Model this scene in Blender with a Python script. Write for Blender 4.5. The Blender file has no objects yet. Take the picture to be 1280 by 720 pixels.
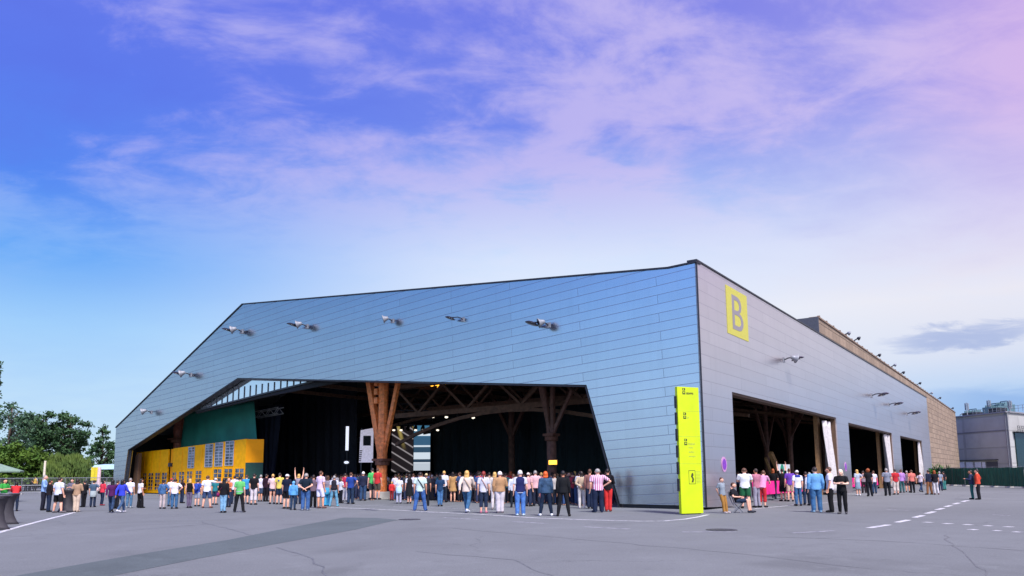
import bpy, bmesh, math, random
from mathutils import Matrix, Vector
random.seed(7)
PI = math.pi
SC = bpy.context.scene
COL = SC.collection
V = Vector

# ------------------------------------------------------------------ camera model (photo pixels 1280x720)
F = 950.0; CAMH = 1.7; PITCH = math.radians(8); HOR = 592.0
PP = HOR - F * math.tan(PITCH)
RM = Matrix.Rotation(PI / 2 + PITCH, 3, 'X') @ Matrix.Rotation(math.radians(-.36), 3, 'Z')
EYE = V((0, 0, CAMH))
def ray(x, y): return RM @ V(((x - 640) / F, -(y - PP) / F, -1))
def gnd(x, y, z=0.0):
    d = ray(x, y); return EYE + d * ((z - CAMH) / d.z)
def dep(x, y, Y):
    d = ray(x, y); return EYE + d * (Y / d.y)
def onplane(x, y, p, n):
    d = ray(x, y); return EYE + d * ((p - EYE).dot(n) / d.dot(n))

cam = bpy.data.cameras.new('camera'); camo = bpy.data.objects.new('camera', cam); COL.objects.link(camo)
camo.matrix_world = Matrix.Translation(EYE) @ RM.to_4x4()
cam.sensor_width = 36; cam.lens = F / 1280 * 36; cam.shift_y = (PP - 360) / 1280
cam.clip_end = 6000; cam.clip_start = .1
SC.camera = camo

# ------------------------------------------------------------------ object helpers
def tag(o, label=None, cat=None, group=None, kind=None):
    if label: o['label'] = label
    if cat: o['category'] = cat
    if group: o['group'] = group
    if kind: o['kind'] = kind
    return o
def empty(name, loc, rz=0.0):
    o = bpy.data.objects.new(name, None); COL.objects.link(o)
    o.location = loc; o.rotation_euler = (0, 0, rz); o.empty_display_size = .2
    return o
def link(name, me, mats=None, parent=None, loc=(0, 0, 0), rz=0.0, smooth=False):
    o = bpy.data.objects.new(name, me); COL.objects.link(o)
    if parent: o.parent = parent
    o.location = loc; o.rotation_euler = (0, 0, rz)
    if mats:
        for m in (mats if isinstance(mats, (list, tuple)) else [mats]): me.materials.append(m)
    if smooth: me.polygons.foreach_set('use_smooth', [True] * len(me.polygons))
    return o
def copy_tree(o, parent=None):
    c = o.copy(); COL.objects.link(c); c.parent = parent
    for ch in list(o.children): copy_tree(ch, c)
    return c

class MB:
    def __init__(s): s.v = []; s.f = []; s.m = []; s.cur = 0
    def mat(s, i): s.cur = i; return s
    def add(s, vs, fs):
        n = len(s.v); s.v += [V(p) for p in vs]; s.f += [[i + n for i in f] for f in fs]; s.m += [s.cur] * len(fs); return s
    def box(s, c, d, rz=0.0, R=None):
        x, y, z = d[0] / 2, d[1] / 2, d[2] / 2
        R = R or Matrix.Rotation(rz, 3, 'Z'); c = V(c)
        p = [c + R @ V((a * x, b * y, e * z)) for e in (-1, 1) for a, b in ((-1, -1), (1, -1), (1, 1), (-1, 1))]
        return s.add(p, [(3, 2, 1, 0), (4, 5, 6, 7), (0, 1, 5, 4), (1, 2, 6, 5), (2, 3, 7, 6), (3, 0, 4, 7)])
    def bar(s, a, b, w, h=None):
        a, b = V(a), V(b); h = h or w; d = b - a; L = d.length; d.normalize()
        up = V((0, 0, 1)) if abs(d.z) < .98 else V((0, 1, 0))
        x = d.cross(up).normalized(); y = x.cross(d)
        R = Matrix((x, d, y)).transposed()
        return s.box((a + b) / 2, (w, L, h), R=R)
    def loft(s, rings, caps=True):
        n = len(rings[0]); vs = [p for r in rings for p in r]; fs = []
        for k in range(len(rings) - 1):
            for i in range(n):
                j = (i + 1) % n; fs.append((k * n + i, k * n + j, (k + 1) * n + j, (k + 1) * n + i))
        if caps:
            fs.append(tuple(reversed(range(n)))); fs.append(tuple((len(rings) - 1) * n + i for i in range(n)))
        return s.add(vs, fs)
    def tube(s, pts, rad, n=8, caps=True):
        pts = [V(p) for p in pts]; rad = rad if isinstance(rad, (list, tuple)) else [rad] * len(pts)
        rings = []; px = None
        for i, p in enumerate(pts):
            d = (pts[min(i + 1, len(pts) - 1)] - pts[max(i - 1, 0)]).normalized()
            if px is None:
                ref = V((1, 0, 0)) if abs(d.x) < .9 else V((0, 1, 0))
                px = (ref - d * ref.dot(d)).normalized()
            else:
                px = (px - d * px.dot(d)).normalized()
            py = d.cross(px)
            rings.append([p + (px * math.cos(2 * PI * k / n) + py * math.sin(2 * PI * k / n)) * rad[i] for k in range(n)])
        return s.loft(rings, caps)
    def lathe(s, c, prof, n=16, axis=None, caps=True):
        c = V(c); ax = V(axis).normalized() if axis is not None else V((0, 0, 1))
        ref = V((1, 0, 0)) if abs(ax.x) < .9 else V((0, 1, 0))
        x = (ref - ax * ref.dot(ax)).normalized(); y = ax.cross(x)
        return s.loft([[c + ax * h + (x * math.cos(2 * PI * k / n) + y * math.sin(2 * PI * k / n)) * r for k in range(n)] for r, h in prof], caps)
    def ell(s, c, r, n=12, m=8, fn=None):
        c = V(c); rings = []
        for i in range(m + 1):
            t = PI * (.02 + .96 * i / m) - PI / 2
            rr = []
            for k in range(n):
                u = V((math.cos(t) * math.cos(2 * PI * k / n), math.cos(t) * math.sin(2 * PI * k / n), math.sin(t)))
                if fn: u = fn(u)
                rr.append(c + V((u.x * r[0], u.y * r[1], u.z * r[2])))
            rings.append(rr)
        return s.loft(rings)
    def prism(s, poly, y0, y1):                       # polygon in x/z, extruded along y
        n = len(poly)
        vs = [(x, y0, z) for x, z in poly] + [(x, y1, z) for x, z in poly]
        fs = [tuple(range(n)), tuple(reversed(range(n, 2 * n)))] + [(i, i + n, (i + 1) % n + n, (i + 1) % n) for i in range(n)]
        return s.add(vs, fs)
    def slab(s, poly, z0, z1):                        # polygon in x/y, extruded along z
        n = len(poly)
        vs = [(p[0], p[1], z0) for p in poly] + [(p[0], p[1], z1) for p in poly]
        fs = [tuple(reversed(range(n))), tuple(range(n, 2 * n))] + [(i, (i + 1) % n, (i + 1) % n + n, i + n) for i in range(n)]
        return s.add(vs, fs)
    def mesh(s, name, fix=True):
        me = bpy.data.meshes.new(name); me.from_pydata([tuple(p) for p in s.v], [], s.f); me.update()
        me.polygons.foreach_set('material_index', s.m)
        if fix:
            bm = bmesh.new(); bm.from_mesh(me); bmesh.ops.recalc_face_normals(bm, faces=bm.faces[:]); bm.to_mesh(me); bm.free()
        return me
    def build(s, name, mats, parent=None, loc=(0, 0, 0), rz=0.0, smooth=False, bevel=0):
        o = link(name, s.mesh(name), mats, parent, loc, rz, smooth)
        if bevel:
            b = o.modifiers.new('bevel', 'BEVEL'); b.width = bevel; b.segments = 2; b.limit_method = 'ANGLE'
        return o

# ------------------------------------------------------------------ materials
def lin(c):
    if isinstance(c, str):
        c = c.lstrip('#'); c = [int(c[i:i + 2], 16) / 255 for i in (0, 2, 4)]
        return tuple(x / 12.92 if x <= .04045 else ((x + .055) / 1.055) ** 2.4 for x in c) + (1,)
    return tuple(c) + (1,)
class NT:
    def __init__(s, t): s.t = t; s.n = t.nodes; s.l = t.links
    def new(s, k, **kw):
        n = s.n.new(k)
        for a, b in kw.items():
            if a.startswith('i_'):
                n.inputs[a[2:].replace('_', ' ')].default_value = b
            else: setattr(n, a, b)
        return n
    def link(s, a, b): s.l.new(a, b)
    def math(s, op, a, b=None, clamp=False):
        n = s.n.new('ShaderNodeMath'); n.operation = op; n.use_clamp = clamp
        for i, x in enumerate((a, b)):
            if x is None: continue
            if isinstance(x, (int, float)): n.inputs[i].default_value = x
            else: s.l.new(x, n.inputs[i])
        return n.outputs[0]
    def mix(s, f, a, b, blend='MIX'):
        n = s.n.new('ShaderNodeMix'); n.data_type = 'RGBA'; n.blend_type = blend; n.clamp_factor = True
        for i, x in ((0, f), (6, a), (7, b)):
            if isinstance(x, (int, float)): n.inputs[i].default_value = x
            elif isinstance(x, tuple): n.inputs[i].default_value = x
            else: s.l.new(x, n.inputs[i])
        return n.outputs[2]
    def ramp(s, fac, stops, interp='LINEAR'):
        n = s.n.new('ShaderNodeValToRGB'); r = n.color_ramp; r.interpolation = interp
        while len(r.elements) < len(stops): r.elements.new(.5)
        for e, (p, c) in zip(r.elements, stops): e.position = p; e.color = c if len(c) == 4 else tuple(c) + (1,)
        s.l.new(fac, n.inputs[0]); return n.outputs[0]
    def rng(s, val, a, b, c, d, smooth=False):
        n = s.n.new('ShaderNodeMapRange'); n.clamp = True
        if smooth: n.interpolation_type = 'SMOOTHSTEP'
        s.l.new(val, n.inputs[0])
        for i, x in enumerate((a, b, c, d)): n.inputs[i + 1].default_value = x
        return n.outputs[0]
    def noise(s, vec, scale, detail=4, rough=.55, dist=0, col=False):
        n = s.n.new('ShaderNodeTexNoise'); n.inputs['Scale'].default_value = scale; n.inputs['Detail'].default_value = detail
        n.inputs['Roughness'].default_value = rough; n.inputs['Distortion'].default_value = dist
        if vec is not None: s.l.new(vec, n.inputs['Vector'])
        return n.outputs['Color' if col else 'Fac']
def newmat(name):
    m = bpy.data.materials.new(name); m.use_nodes = True; t = NT(m.node_tree)
    b = m.node_tree.nodes['Principled BSDF']; return m, t, b
def simple(name, col, rough=.6, metal=0.0, var=.18, scale=6.0, bump=0.0, spec=.4, emit=None, estr=0):
    m, t, b = newmat(name)
    c = lin(col); tc = t.new('ShaderNodeTexCoord').outputs['Object']
    nz = t.noise(tc, scale, 5)
    dark = tuple(x * (1 - var) for x in c[:3]) + (1,); lite = tuple(min(1, x * (1 + var)) for x in c[:3]) + (1,)
    t.link(t.mix(t.rng(nz, .3, .7, 0, 1), dark, lite), b.inputs['Base Color'])
    b.inputs['Roughness'].default_value = rough; b.inputs['Metallic'].default_value = metal
    b.inputs['Specular IOR Level'].default_value = spec
    if bump:
        bp = t.new('ShaderNodeBump'); bp.inputs['Strength'].default_value = bump; bp.inputs['Distance'].default_value = .02
        t.link(t.noise(tc, scale * 4, 6), bp.inputs['Height']); t.link(bp.outputs[0], b.inputs['Normal'])
    if emit:
        b.inputs['Emission Color'].default_value = lin(emit); b.inputs['Emission Strength'].default_value = estr
    return m

# ------------------------------------------------------------------ render + world
SC.render.engine = 'CYCLES'
vs = SC.view_settings; vs.view_transform = 'Standard'; vs.look = 'None'; vs.gamma = 1; vs.use_curve_mapping = False
vs.exposure = 0.9
EXPO = 2 ** vs.exposure
SC.cycles.max_bounces = 6; SC.cycles.diffuse_bounces = 3; SC.cycles.glossy_bounces = 3
SC.cycles.transparent_max_bounces = 8; SC.cycles.sample_clamp_indirect = 4
SC.cycles.use_denoising = True
SUN_EL, SUN_AZ = math.radians(54), math.radians(157)      # azimuth from +Y towards +X
W = bpy.data.worlds.new('World'); SC.world = W; W.use_nodes = True
wt = NT(W.node_tree); bg = W.node_tree.nodes['Background']
nish = wt.new('ShaderNodeTexSky'); nish.sky_type = 'NISHITA'; nish.sun_disc = False
nish.sun_elevation = SUN_EL; nish.sun_rotation = SUN_AZ; nish.air_density = 1.0; nish.dust_density = .6; nish.ozone_density = 2
tcw = wt.new('ShaderNodeTexCoord').outputs['Generated']
sep = wt.new('ShaderNodeSeparateXYZ'); wt.link(tcw, sep.inputs[0])
X, Y, Z = sep.outputs
SKYG = 1.09 / EXPO
def sc(r, g_, b_): 
    c = lin('#%02x%02x%02x' % (r, g_, b_)); return tuple(x * SKYG for x in c[:3]) + (1,)
zp = wt.math('MAXIMUM', Z, 0.0)
left = wt.ramp(zp, [(0, sc(196, 222, 240)), (.09, sc(182, 214, 243)), (.17, sc(156, 202, 246)), (.25, sc(98, 164, 243)), (.33, sc(80, 132, 238)), (.44, sc(88, 118, 234)), (.6, sc(106, 116, 230)), (1, sc(130, 130, 215))])
midc = wt.ramp(zp, [(0, sc(190, 222, 244)), (.1, sc(224, 236, 249)), (.2, sc(230, 238, 250)), (.275, sc(212, 226, 250)), (.34, sc(162, 190, 245)), (.43, sc(112, 134, 234)), (.6, sc(108, 114, 228)), (1, sc(150, 140, 215))])
right = wt.ramp(zp, [(0, sc(160, 200, 236)), (.07, sc(158, 196, 238)), (.13, sc(214, 220, 238)), (.2, sc(234, 231, 239)), (.3, sc(206, 206, 241)), (.42, sc(160, 158, 234)), (.55, sc(148, 140, 228)), (1, sc(190, 160, 220))])
# azimuth along the horizon, left to right
hyp = wt.math('SQRT', wt.math('ADD', wt.math('MULTIPLY', X, X), wt.math('MULTIPLY', Y, Y)))
az = wt.math('DIVIDE', X, wt.math('ADD', hyp, 1e-4))
g1 = wt.mix(wt.rng(az, -.55, .05, 0, 1, True), left, midc)
grad = wt.mix(wt.rng(az, .08, .58, 0, 1, True), g1, right)
# cloud layer seen in perspective (flat sheet overhead)
inv = wt.math('DIVIDE', 1.0, wt.math('ADD', zp, .16))
cu = wt.math('MULTIPLY', X, inv); cv = wt.math('MULTIPLY', Y, inv)
comb = wt.new('ShaderNodeCombineXYZ'); wt.link(cu, comb.inputs[0]); wt.link(cv, comb.inputs[1])
mp = wt.new('ShaderNodeMapping'); mp.inputs['Rotation'].default_value = (0, 0, math.radians(16)); mp.inputs['Scale'].default_value = (.95, 1.3, 1); mp.inputs['Location'].default_value = (3.2, 1.3, 0)
wt.link(comb.outputs[0], mp.inputs[0])
n1 = wt.noise(mp.outputs[0], 1.25, 12, .62, .3)
n2 = wt.noise(mp.outputs[0], 5.2, 8, .6, .5)
n3 = wt.noise(mp.outputs[0], .7, 3, .5, .2)
wisp = wt.math('ADD', wt.math('MULTIPLY', n1, .68), wt.math('MULTIPLY', n2, .32))
cov = wt.math('ADD', wisp, wt.math('MULTIPLY', wt.math('SUBTRACT', n3, .5), .45))
cov = wt.math('ADD', cov, wt.rng(az, -.5, .6, .025, .05))
cfac = wt.math('MULTIPLY', wt.rng(cov, .455, .62, 0, .9, True), wt.rng(zp, .16, .36, .12, .85))
ccol = wt.mix(wt.rng(az, -.4, .5, 0, 1), sc(186, 180, 240), sc(214, 196, 238))
ccol = wt.mix(wt.rng(zp, .24, .40, 0, 1, True), wt.mix(wt.rng(az, -.45, .0, 0, 1, True), sc(142, 186, 245), sc(222, 230, 249)), ccol)
grad = wt.mix(cfac, grad, ccol)
grad = wt.mix(wt.math('MULTIPLY', wt.rng(az, .42, .64, 0, .5, True), wt.rng(zp, .16, .42, 0, 1, True)), grad, sc(220, 172, 226))
# darker blue-violet gaps
gap = wt.math('MULTIPLY', wt.rng(cov, .50, .33, 0, 1, True), wt.rng(zp, .2, .4, 0, .38))
grad = wt.mix(gap, grad, wt.mix(wt.rng(az, -.2, .6, 0, 1), sc(88, 110, 226), sc(152, 140, 224)))
# a low blue-grey bank of cloud on the right and a lens-shaped one above it
lw = wt.noise(mp.outputs[0], 2.0, 6, .5, .3)
bank_top = wt.math('ADD', .085, wt.math('MULTIPLY', wt.math('SUBTRACT', lw, .5), .10))
bank = wt.math('MULTIPLY', wt.rng(wt.math('SUBTRACT', bank_top, zp), -.012, .012, 0, .75, True), wt.rng(az, .42, .55, 0, 1, True))
grad = wt.mix(bank, grad, sc(132, 170, 226))
dx = wt.math('DIVIDE', wt.math('SUBTRACT', az, .515), .075); dz = wt.math('DIVIDE', wt.math('SUBTRACT', zp, wt.math('ADD', .150, wt.math('MULTIPLY', wt.math('SUBTRACT', n2, .5), .05))), .014)
lens = wt.rng(wt.math('ADD', wt.math('MULTIPLY', dx, dx), wt.math('MULTIPLY', dz, dz)), 0, 1.3, .65, 0, True)
grad = wt.mix(lens, grad, sc(140, 160, 212))
# below the horizon: dull ground tone; unseen sky behind the viewer boosted as added light for the ground
sky = wt.mix(.1, grad, wt.mix(1.0, nish.outputs[0], (.06, .06, .06, 1), 'MULTIPLY'))
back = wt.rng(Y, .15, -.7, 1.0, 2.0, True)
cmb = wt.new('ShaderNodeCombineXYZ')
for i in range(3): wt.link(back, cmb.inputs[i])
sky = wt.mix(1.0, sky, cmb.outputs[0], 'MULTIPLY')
sky = wt.mix(wt.rng(Z, 0, -.03, 0, 1), sky, (.12, .12, .14, 1))
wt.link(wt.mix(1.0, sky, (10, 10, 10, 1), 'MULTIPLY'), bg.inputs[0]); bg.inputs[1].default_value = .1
sl = bpy.data.lights.new('sun', 'SUN'); sl.energy = 3.5; sl.angle = math.radians(12); sl.color = (1, .97, .95)
so = bpy.data.objects.new('sun', sl); COL.objects.link(so)
sdir = V((math.sin(SUN_AZ) * math.cos(SUN_EL), math.cos(SUN_AZ) * math.cos(SUN_EL), math.sin(SUN_EL)))
so.rotation_euler = (-sdir).to_track_quat('-Z', 'Y').to_euler(); so.location = (0, 0, 40)
# ================================================================== GROUND
def asphalt_mat(name, base, tint=1.0):
    m, t, b = newmat(name)
    tc = t.new('ShaderNodeTexCoord').outputs['Object']
    big = t.noise(tc, .05, 6, .6, .4); mid = t.noise(tc, .5, 6, .65); fine = t.noise(tc, 26, 4, .7); grit = t.noise(tc, 120, 2, .6)
    c = lin(base)
    def k(f): return tuple(x * f for x in c[:3]) + (1,)
    col = t.mix(t.rng(big, .35, .65, 0, 1), k(.78), k(1.16))
    col = t.mix(t.rng(mid, .3, .7, 0, .7), col, k(.76))
    col = t.mix(t.rng(fine, .42, .72, 0, .6), col, k(1.5))
    col = t.mix(t.rng(grit, .52, .72, 0, .8), col, k(.5))
    # oil and water stains, seams and hairline cracks
    st = t.noise(tc, .22, 5, .6, .8)
    col = t.mix(t.rng(st, .56, .70, 0, .5), col, k(.60))
    s2 = t.noise(tc, 1.6, 4, .6, .3); col = t.mix(t.rng(s2, .60, .70, 0, .35), col, k(.62)); s3 = t.noise(tc, .9, 6, .7); col = t.mix(t.rng(s3, .58, .72, 0, .5), col, k(1.28))
    vo = t.new('ShaderNodeTexVoronoi', feature='DISTANCE_TO_EDGE'); vo.inputs['Scale'].default_value = .11
    wv = t.new('ShaderNodeVectorMath', operation='ADD'); t.link(tc, wv.inputs[0])
    ns = t.new('ShaderNodeVectorMath', operation='SCALE'); t.link(t.noise(tc, .6, 5, .6, 0, True), ns.inputs[0]); ns.inputs['Scale'].default_value = 2.2
    t.link(ns.outputs[0], wv.inputs[1]); t.link(wv.outputs[0], vo.inputs['Vector'])
    crack = t.math('MULTIPLY', t.rng(vo.outputs['Distance'], .0, .006, 1, 0), t.rng(t.noise(tc, .09, 2), .5, .62, 0, .55))
    col = t.mix(crack, col, k(.35))
    t.link(col, b.inputs['Base Color']); b.inputs['Roughness'].default_value = .88; b.inputs['Specular IOR Level'].default_value = .25
    bp = t.new('ShaderNodeBump'); bp.inputs['Strength'].default_value = .35; bp.inputs['Distance'].default_value = .01
    t.link(t.noise(tc, 60, 4, .7), bp.inputs['Height']); t.link(bp.outputs[0], b.inputs['Normal'])
    return m
ASPH = asphalt_mat('asphalt', (.136, .146, .151))
PATCH = asphalt_mat('asphalt patch', (.084, .102, .106))
g = MB(); g.add([(-2500, -300, 0), (2500, -300, 0), (2500, 3500, 0), (-2500, 3500, 0)], [(0, 1, 2, 3)])
tag(g.build('ground', ASPH), kind='structure')
def sheet(name, pts, z, m, lab=None):
    s = MB(); s.add([(p[0], p[1], z) for p in pts], [tuple(range(len(pts)))])
    o = s.build(name, m); tag(o, kind='structure'); return o
up = [gnd(*p) for p in [(-30, 730), (25, 719), (120, 702), (210, 687), (285, 675), (350, 662), (400, 652.5), (430, 647), (470, 647.5), (500, 650)]]
lo = [gnd(*p) for p in [(492, 651), (445, 662), (395, 671), (345, 680), (250, 698), (140, 720), (90, 732)]]
sheet('asphalt_patch', up + lo, .004, PATCH)

def paint_mat(name, col, worn):
    m, t, b = newmat(name); tc = t.new('ShaderNodeTexCoord').outputs['Object']
    n = t.noise(tc, 5, 8, .7); a = (.13, .135, .16, 1)
    t.link(t.mix(t.rng(n, worn - .08, worn + .1, 0, 1), a, lin(col)), b.inputs['Base Color']); b.inputs['Roughness'].default_value = .8
    return m
PAINT = paint_mat('road paint', (.50, .50, .52), .43)
TAR = simple('crack sealant', (.092, .098, .103), .6, 0, .3, 3)
def crack_line(pts, w, seed):
    r = random.Random(seed); P = [gnd(*p) for p in pts]; Q = []
    for a, b_ in zip(P, P[1:]):
        n = max(4, int((b_ - a).length / .5))
        for k in range(n): Q.append(a.lerp(b_, k / n) + V((r.gauss(0, .05), r.gauss(0, .05), 0)))
    Q.append(P[-1]); L, R = [], []
    for i, p in enumerate(Q):
        d = (Q[min(i + 1, len(Q) - 1)] - Q[max(i - 1, 0)]).normalized(); nn = V((-d.y, d.x, 0)) * w * r.uniform(.15, .5); L.append(p + nn); R.append(p - nn)
    s = MB(); n = len(Q); s.add([(p.x, p.y, .003) for p in L + R], [(i, i + 1, n + i + 1, n + i) for i in range(n - 1)])
    tag(s.build('asphalt_crack', TAR), kind='structure')
for k, (pts, w) in enumerate((([(345, 684), (385, 695), (402, 712), (410, 730)], .05), ([(250, 652), (310, 668), (336, 674)], .05), ([(560, 660), (700, 672), (905, 690), (1100, 712)], .035), ([(520, 690), (640, 700), (720, 730)], .035), ([(960, 671), (1100, 676), (1290, 689)], .05), ([(60, 668), (150, 664), (260, 655)], .05), ([(1180, 668), (1210, 700), (1250, 730)], .035))): crack_line(pts, w, k)
FADED = paint_mat('faded road paint', (.34, .34, .37), .5)
def stripe(pts, w=.14, m=None, name='road_marking'):
    P = [gnd(*p) for p in pts]; L, R = [], []
    for i, p in enumerate(P):
        d = (P[min(i + 1, len(P) - 1)] - P[max(i - 1, 0)]).normalized(); nrm = V((-d.y, d.x, 0))
        L.append(p + nrm * w / 2); R.append(p - nrm * w / 2)
    s = MB(); n = len(P)
    s.add([(p.x, p.y, .004) for p in L + R], [(i, i + 1, n + i + 1, n + i) for i in range(n - 1)])
    return tag(s.build(name, m or PAINT), kind='structure')
stripe([(-12, 669), (20, 659.5), (50, 651.5), (76, 645), (93, 640.5)], .17)
stripe([(410, 634), (480, 637), (560, 641), (600, 643), (670, 647.5), (740, 650), (800, 651.5), (830, 651.3), (856, 649), (872, 646.3), (885, 643.5)], .16)
stripe([(420, 631), (520, 634), (600, 637)], .14, FADED)
for a, b_ in (((555, 647), (600, 649.5)), ((640, 652), (684, 654.5)), ((730, 658.5), (788, 661.5)), ((853, 665), (920, 665)), ((990, 666.5), (1042, 663.5)), ((1108, 637), (1136, 638)), ((1240, 643.5), (1262, 644.5)), ((520, 640), (545, 641)), ((1020, 630), (1052, 626))):
    stripe([a, b_], .16, FADED)
stripe([(942, 636), (965, 634), (985, 632), (1000, 630)], .14)
for a, b_ in (((1086, 660), (1111, 656)), ((1121, 653), (1136, 650)), ((1143, 647), (1154, 644.3)), ((1158, 642), (1168, 639.5)), ((1171, 637.3), (1179, 635.3)), ((1182, 633.5), (1189, 631.8)), ((1192, 630.3), (1199, 628.6)), ((1203, 627.2), (1210, 625.5))):
    stripe([a, b_], .22)
for x, y in ((1160, 652.8), (1185, 654.5), (1210, 655.8), (1236, 657.2), (1261, 658.5), (1287, 660), (1216, 662), (1246, 663.3), (1272, 665)):
    stripe([(x - 5, y - .2), (x + 5, y + .4)], .28)
IRON = simple('cast iron', (.065, .066, .072), .6, .4, .3, 8, .3)
def cover(px, py, r, lab):
    c = gnd(px, py); o = empty('manhole_cover', c); tag(o, lab, 'manhole cover')
    m = MB(); m.lathe((0, 0, 0), [(r, .004), (r, .012), (r - .03, .014), (r - .035, .008)], 28); m.build('rim', IRON, o)
    m = MB(); m.lathe((0, 0, 0), [(r - .036, .004), (r - .036, .010)], 28)
    for a in range(-3, 4):
        h = math.sqrt(max(0, (r - .07) ** 2 - (a * .1) ** 2)); m.box((a * .1, 0, .012), (.035, 2 * h, .006))
    m.build('lid', IRON, o)
cover(902, 662.5, .46, 'dark iron manhole cover in the asphalt in front of the yellow totem')
cover(512, 649.5, .42, 'dark iron manhole cover at the end of the darker asphalt strip')

# ================================================================== EXHIBITION HALL
C = gnd(883, 637.5)
_d = ray(1310, 588); E2 = V((_d.x, _d.y, 0)).normalized()
_L = dep(145, 606, 75); E1 = V((_L.x - C.x, _L.y - C.y, 0)); LEN1 = E1.length; E1.normalize()
N1 = V((-E1.y, E1.x, 0)); N1 = V((E1.y, -E1.x, 0)) if (V((E1.y, -E1.x, 0)).y > 0) else N1   # inward normal of the front
N2 = V((-E2.y, E2.x, 0))                                                                      # inward normal of the side
A1 = math.atan2(E1.y, E1.x); A2 = math.atan2(E2.y, E2.x)
def fr(x, y, b=0.0):
    p = onplane(x, y, C + N1 * b, N1); q = p - C; return (q.dot(E1), p.z)
def sd(x, y, b=0.0):
    p = onplane(x, y, C + N2 * b, N2); q = p - C; return (q.dot(E2), p.z)
def hallpt(a, b, z=0): return C + E1 * a + N1 * b + V((0, 0, z))

def panel_mat(name, base, rough, width, row, tilt, shift, metal=.9, seam=.45, wob=.5):
    """metal cassette cladding: running-bond seams as grooves, every sheet tilted and tinted a touch differently"""
    m, t, b = newmat(name); tc = t.new('ShaderNodeTexCoord').outputs['Object']
    s = t.new('ShaderNodeSeparateXYZ'); t.link(tc, s.inputs[0]); cb = t.new('ShaderNodeCombineXYZ')
    t.link(s.outputs[0], cb.inputs[0]); t.link(s.outputs[2], cb.inputs[1])
    mp = t.new('ShaderNodeMapping'); mp.inputs['Rotation'].default_value = (0, 0, tilt); mp.inputs['Location'].default_value = (shift[0], shift[1], 0); t.link(cb.outputs[0], mp.inputs[0])
    br = t.new('ShaderNodeTexBrick'); br.offset = .5; br.inputs['Scale'].default_value = 1
    br.inputs['Brick Width'].default_value = width; br.inputs['Row Height'].default_value = row; br.inputs['Mortar Size'].default_value = .016; br.inputs['Mortar Smooth'].default_value = .15; br.inputs['Bias'].default_value = 0
    c = lin(base)[:3]
    br.inputs['Color1'].default_value = tuple(x * .965 for x in c) + (1,); br.inputs['Color2'].default_value = tuple(min(1, x * 1.03) for x in c) + (1,)
    br.inputs['Mortar'].default_value = tuple(x * seam for x in c) + (1,)
    t.link(mp.outputs[0], br.inputs['Vector'])
    dirt = t.noise(tc, .35, 6, .6, .3)
    col = t.mix(t.rng(dirt, .45, .75, 0, .18), br.outputs['Color'], tuple(x * .72 for x in c) + (1,))
    t.link(col, b.inputs['Base Color']); b.inputs['Metallic'].default_value = metal
    t.link(t.math('ADD', rough, t.math('MULTIPLY', t.math('SUBTRACT', t.noise(tc, .6, 3), .5), .07)), b.inputs['Roughness'])
    st_ = t.new('ShaderNodeMapping'); st_.inputs['Scale'].default_value = (3.2, 3.2, .16); t.link(tc, st_.inputs[0])
    sv = t.noise(st_.outputs[0], 1.0, 6, .6)
    t.link(t.mix(t.rng(sv, .5, .75, 0, .14), col, tuple(x * .66 for x in c) + (1,)), b.inputs['Base Color'])
    hgt = t.math('ADD', t.math('MULTIPLY', t.math('SUBTRACT', 1.0, br.outputs['Fac']), .5), t.math('MULTIPLY', t.noise(mp.outputs[0], .55, 2), wob))
    bp = t.new('ShaderNodeBump'); bp.inputs['Strength'].default_value = .22; bp.inputs['Distance'].default_value = .05
    t.link(hgt, bp.inputs['Height']); t.link(bp.outputs[0], b.inputs['Normal'])
    return m
FACADE = panel_mat('front cladding', (.45, .485, .54), .215, 9.4, .46, math.radians(3), (3.1, .1), metal=1.0, seam=.62, wob=.3)
SIDE = panel_mat('side cladding', (.66, .60, .60), .31, 9.0, .62, 0, (-1.3, .2), .92, .78, wob=.3)
DARKTRIM = simple('dark trim', (.03, .032, .04), .45, .5)
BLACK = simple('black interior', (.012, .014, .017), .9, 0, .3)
REVEAL = simple('brown reveal', (.10, .055, .03), .6)
CONC = simple('concrete', (.36, .34, .32), .85, 0, .2, 3, .3)
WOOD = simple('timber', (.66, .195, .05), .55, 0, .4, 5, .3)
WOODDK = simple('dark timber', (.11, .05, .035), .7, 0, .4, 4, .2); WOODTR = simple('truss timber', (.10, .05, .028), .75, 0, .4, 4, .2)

hall = empty('exhibition_hall', C)
tag(hall, 'silver metal-clad exhibition hall with an angular roofline and a wide open front', 'exhibition hall')
top = [fr(873, 328), fr(835, 336), fr(303, 381), fr(145, 535)]
zc = top[0][1]; xl, zl = LEN1, top[3][1]
x_l = fr(145, 535)[0]
open_ = [fr(160, 562), fr(297, 472.3), fr(733, 481)]
xr = fr(775, 634.5)[0]; xi = fr(153, 612)[0]
poly = [(.08, .18), (.08, zc), (1.5, top[1][1]), top[2], (x_l, zl), (x_l - .2, .12), (xi, .12), open_[0], open_[1], open_[2], (xr, .18)]
m = MB(); m.prism(poly, 0, -.5); m.build('front_facade', FACADE, hall, rz=A1)
m = MB()                                                                    # inner edge of the opening: dark folded sheet
def edge(m, pts, y, w, d, dz=0.0):
    for p, q in zip(pts, pts[1:]): m.bar((p[0], y, p[1] + dz), (q[0], y, q[1] + dz), w, d)
ins = [(xi, .0), open_[0], open_[1], open_[2], (xr, .0)]
edge(m, [(ins[0][0] - .06, 0), (ins[1][0] - .06, ins[1][1] - .03), (ins[2][0] - .03, ins[2][1] - .07), (ins[3][0] + .06, ins[3][1] - .07), (ins[4][0] + .06, 0)], -.24, .52, .07)
m.build('opening_trim', DARKTRIM, hall, rz=A1)
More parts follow.
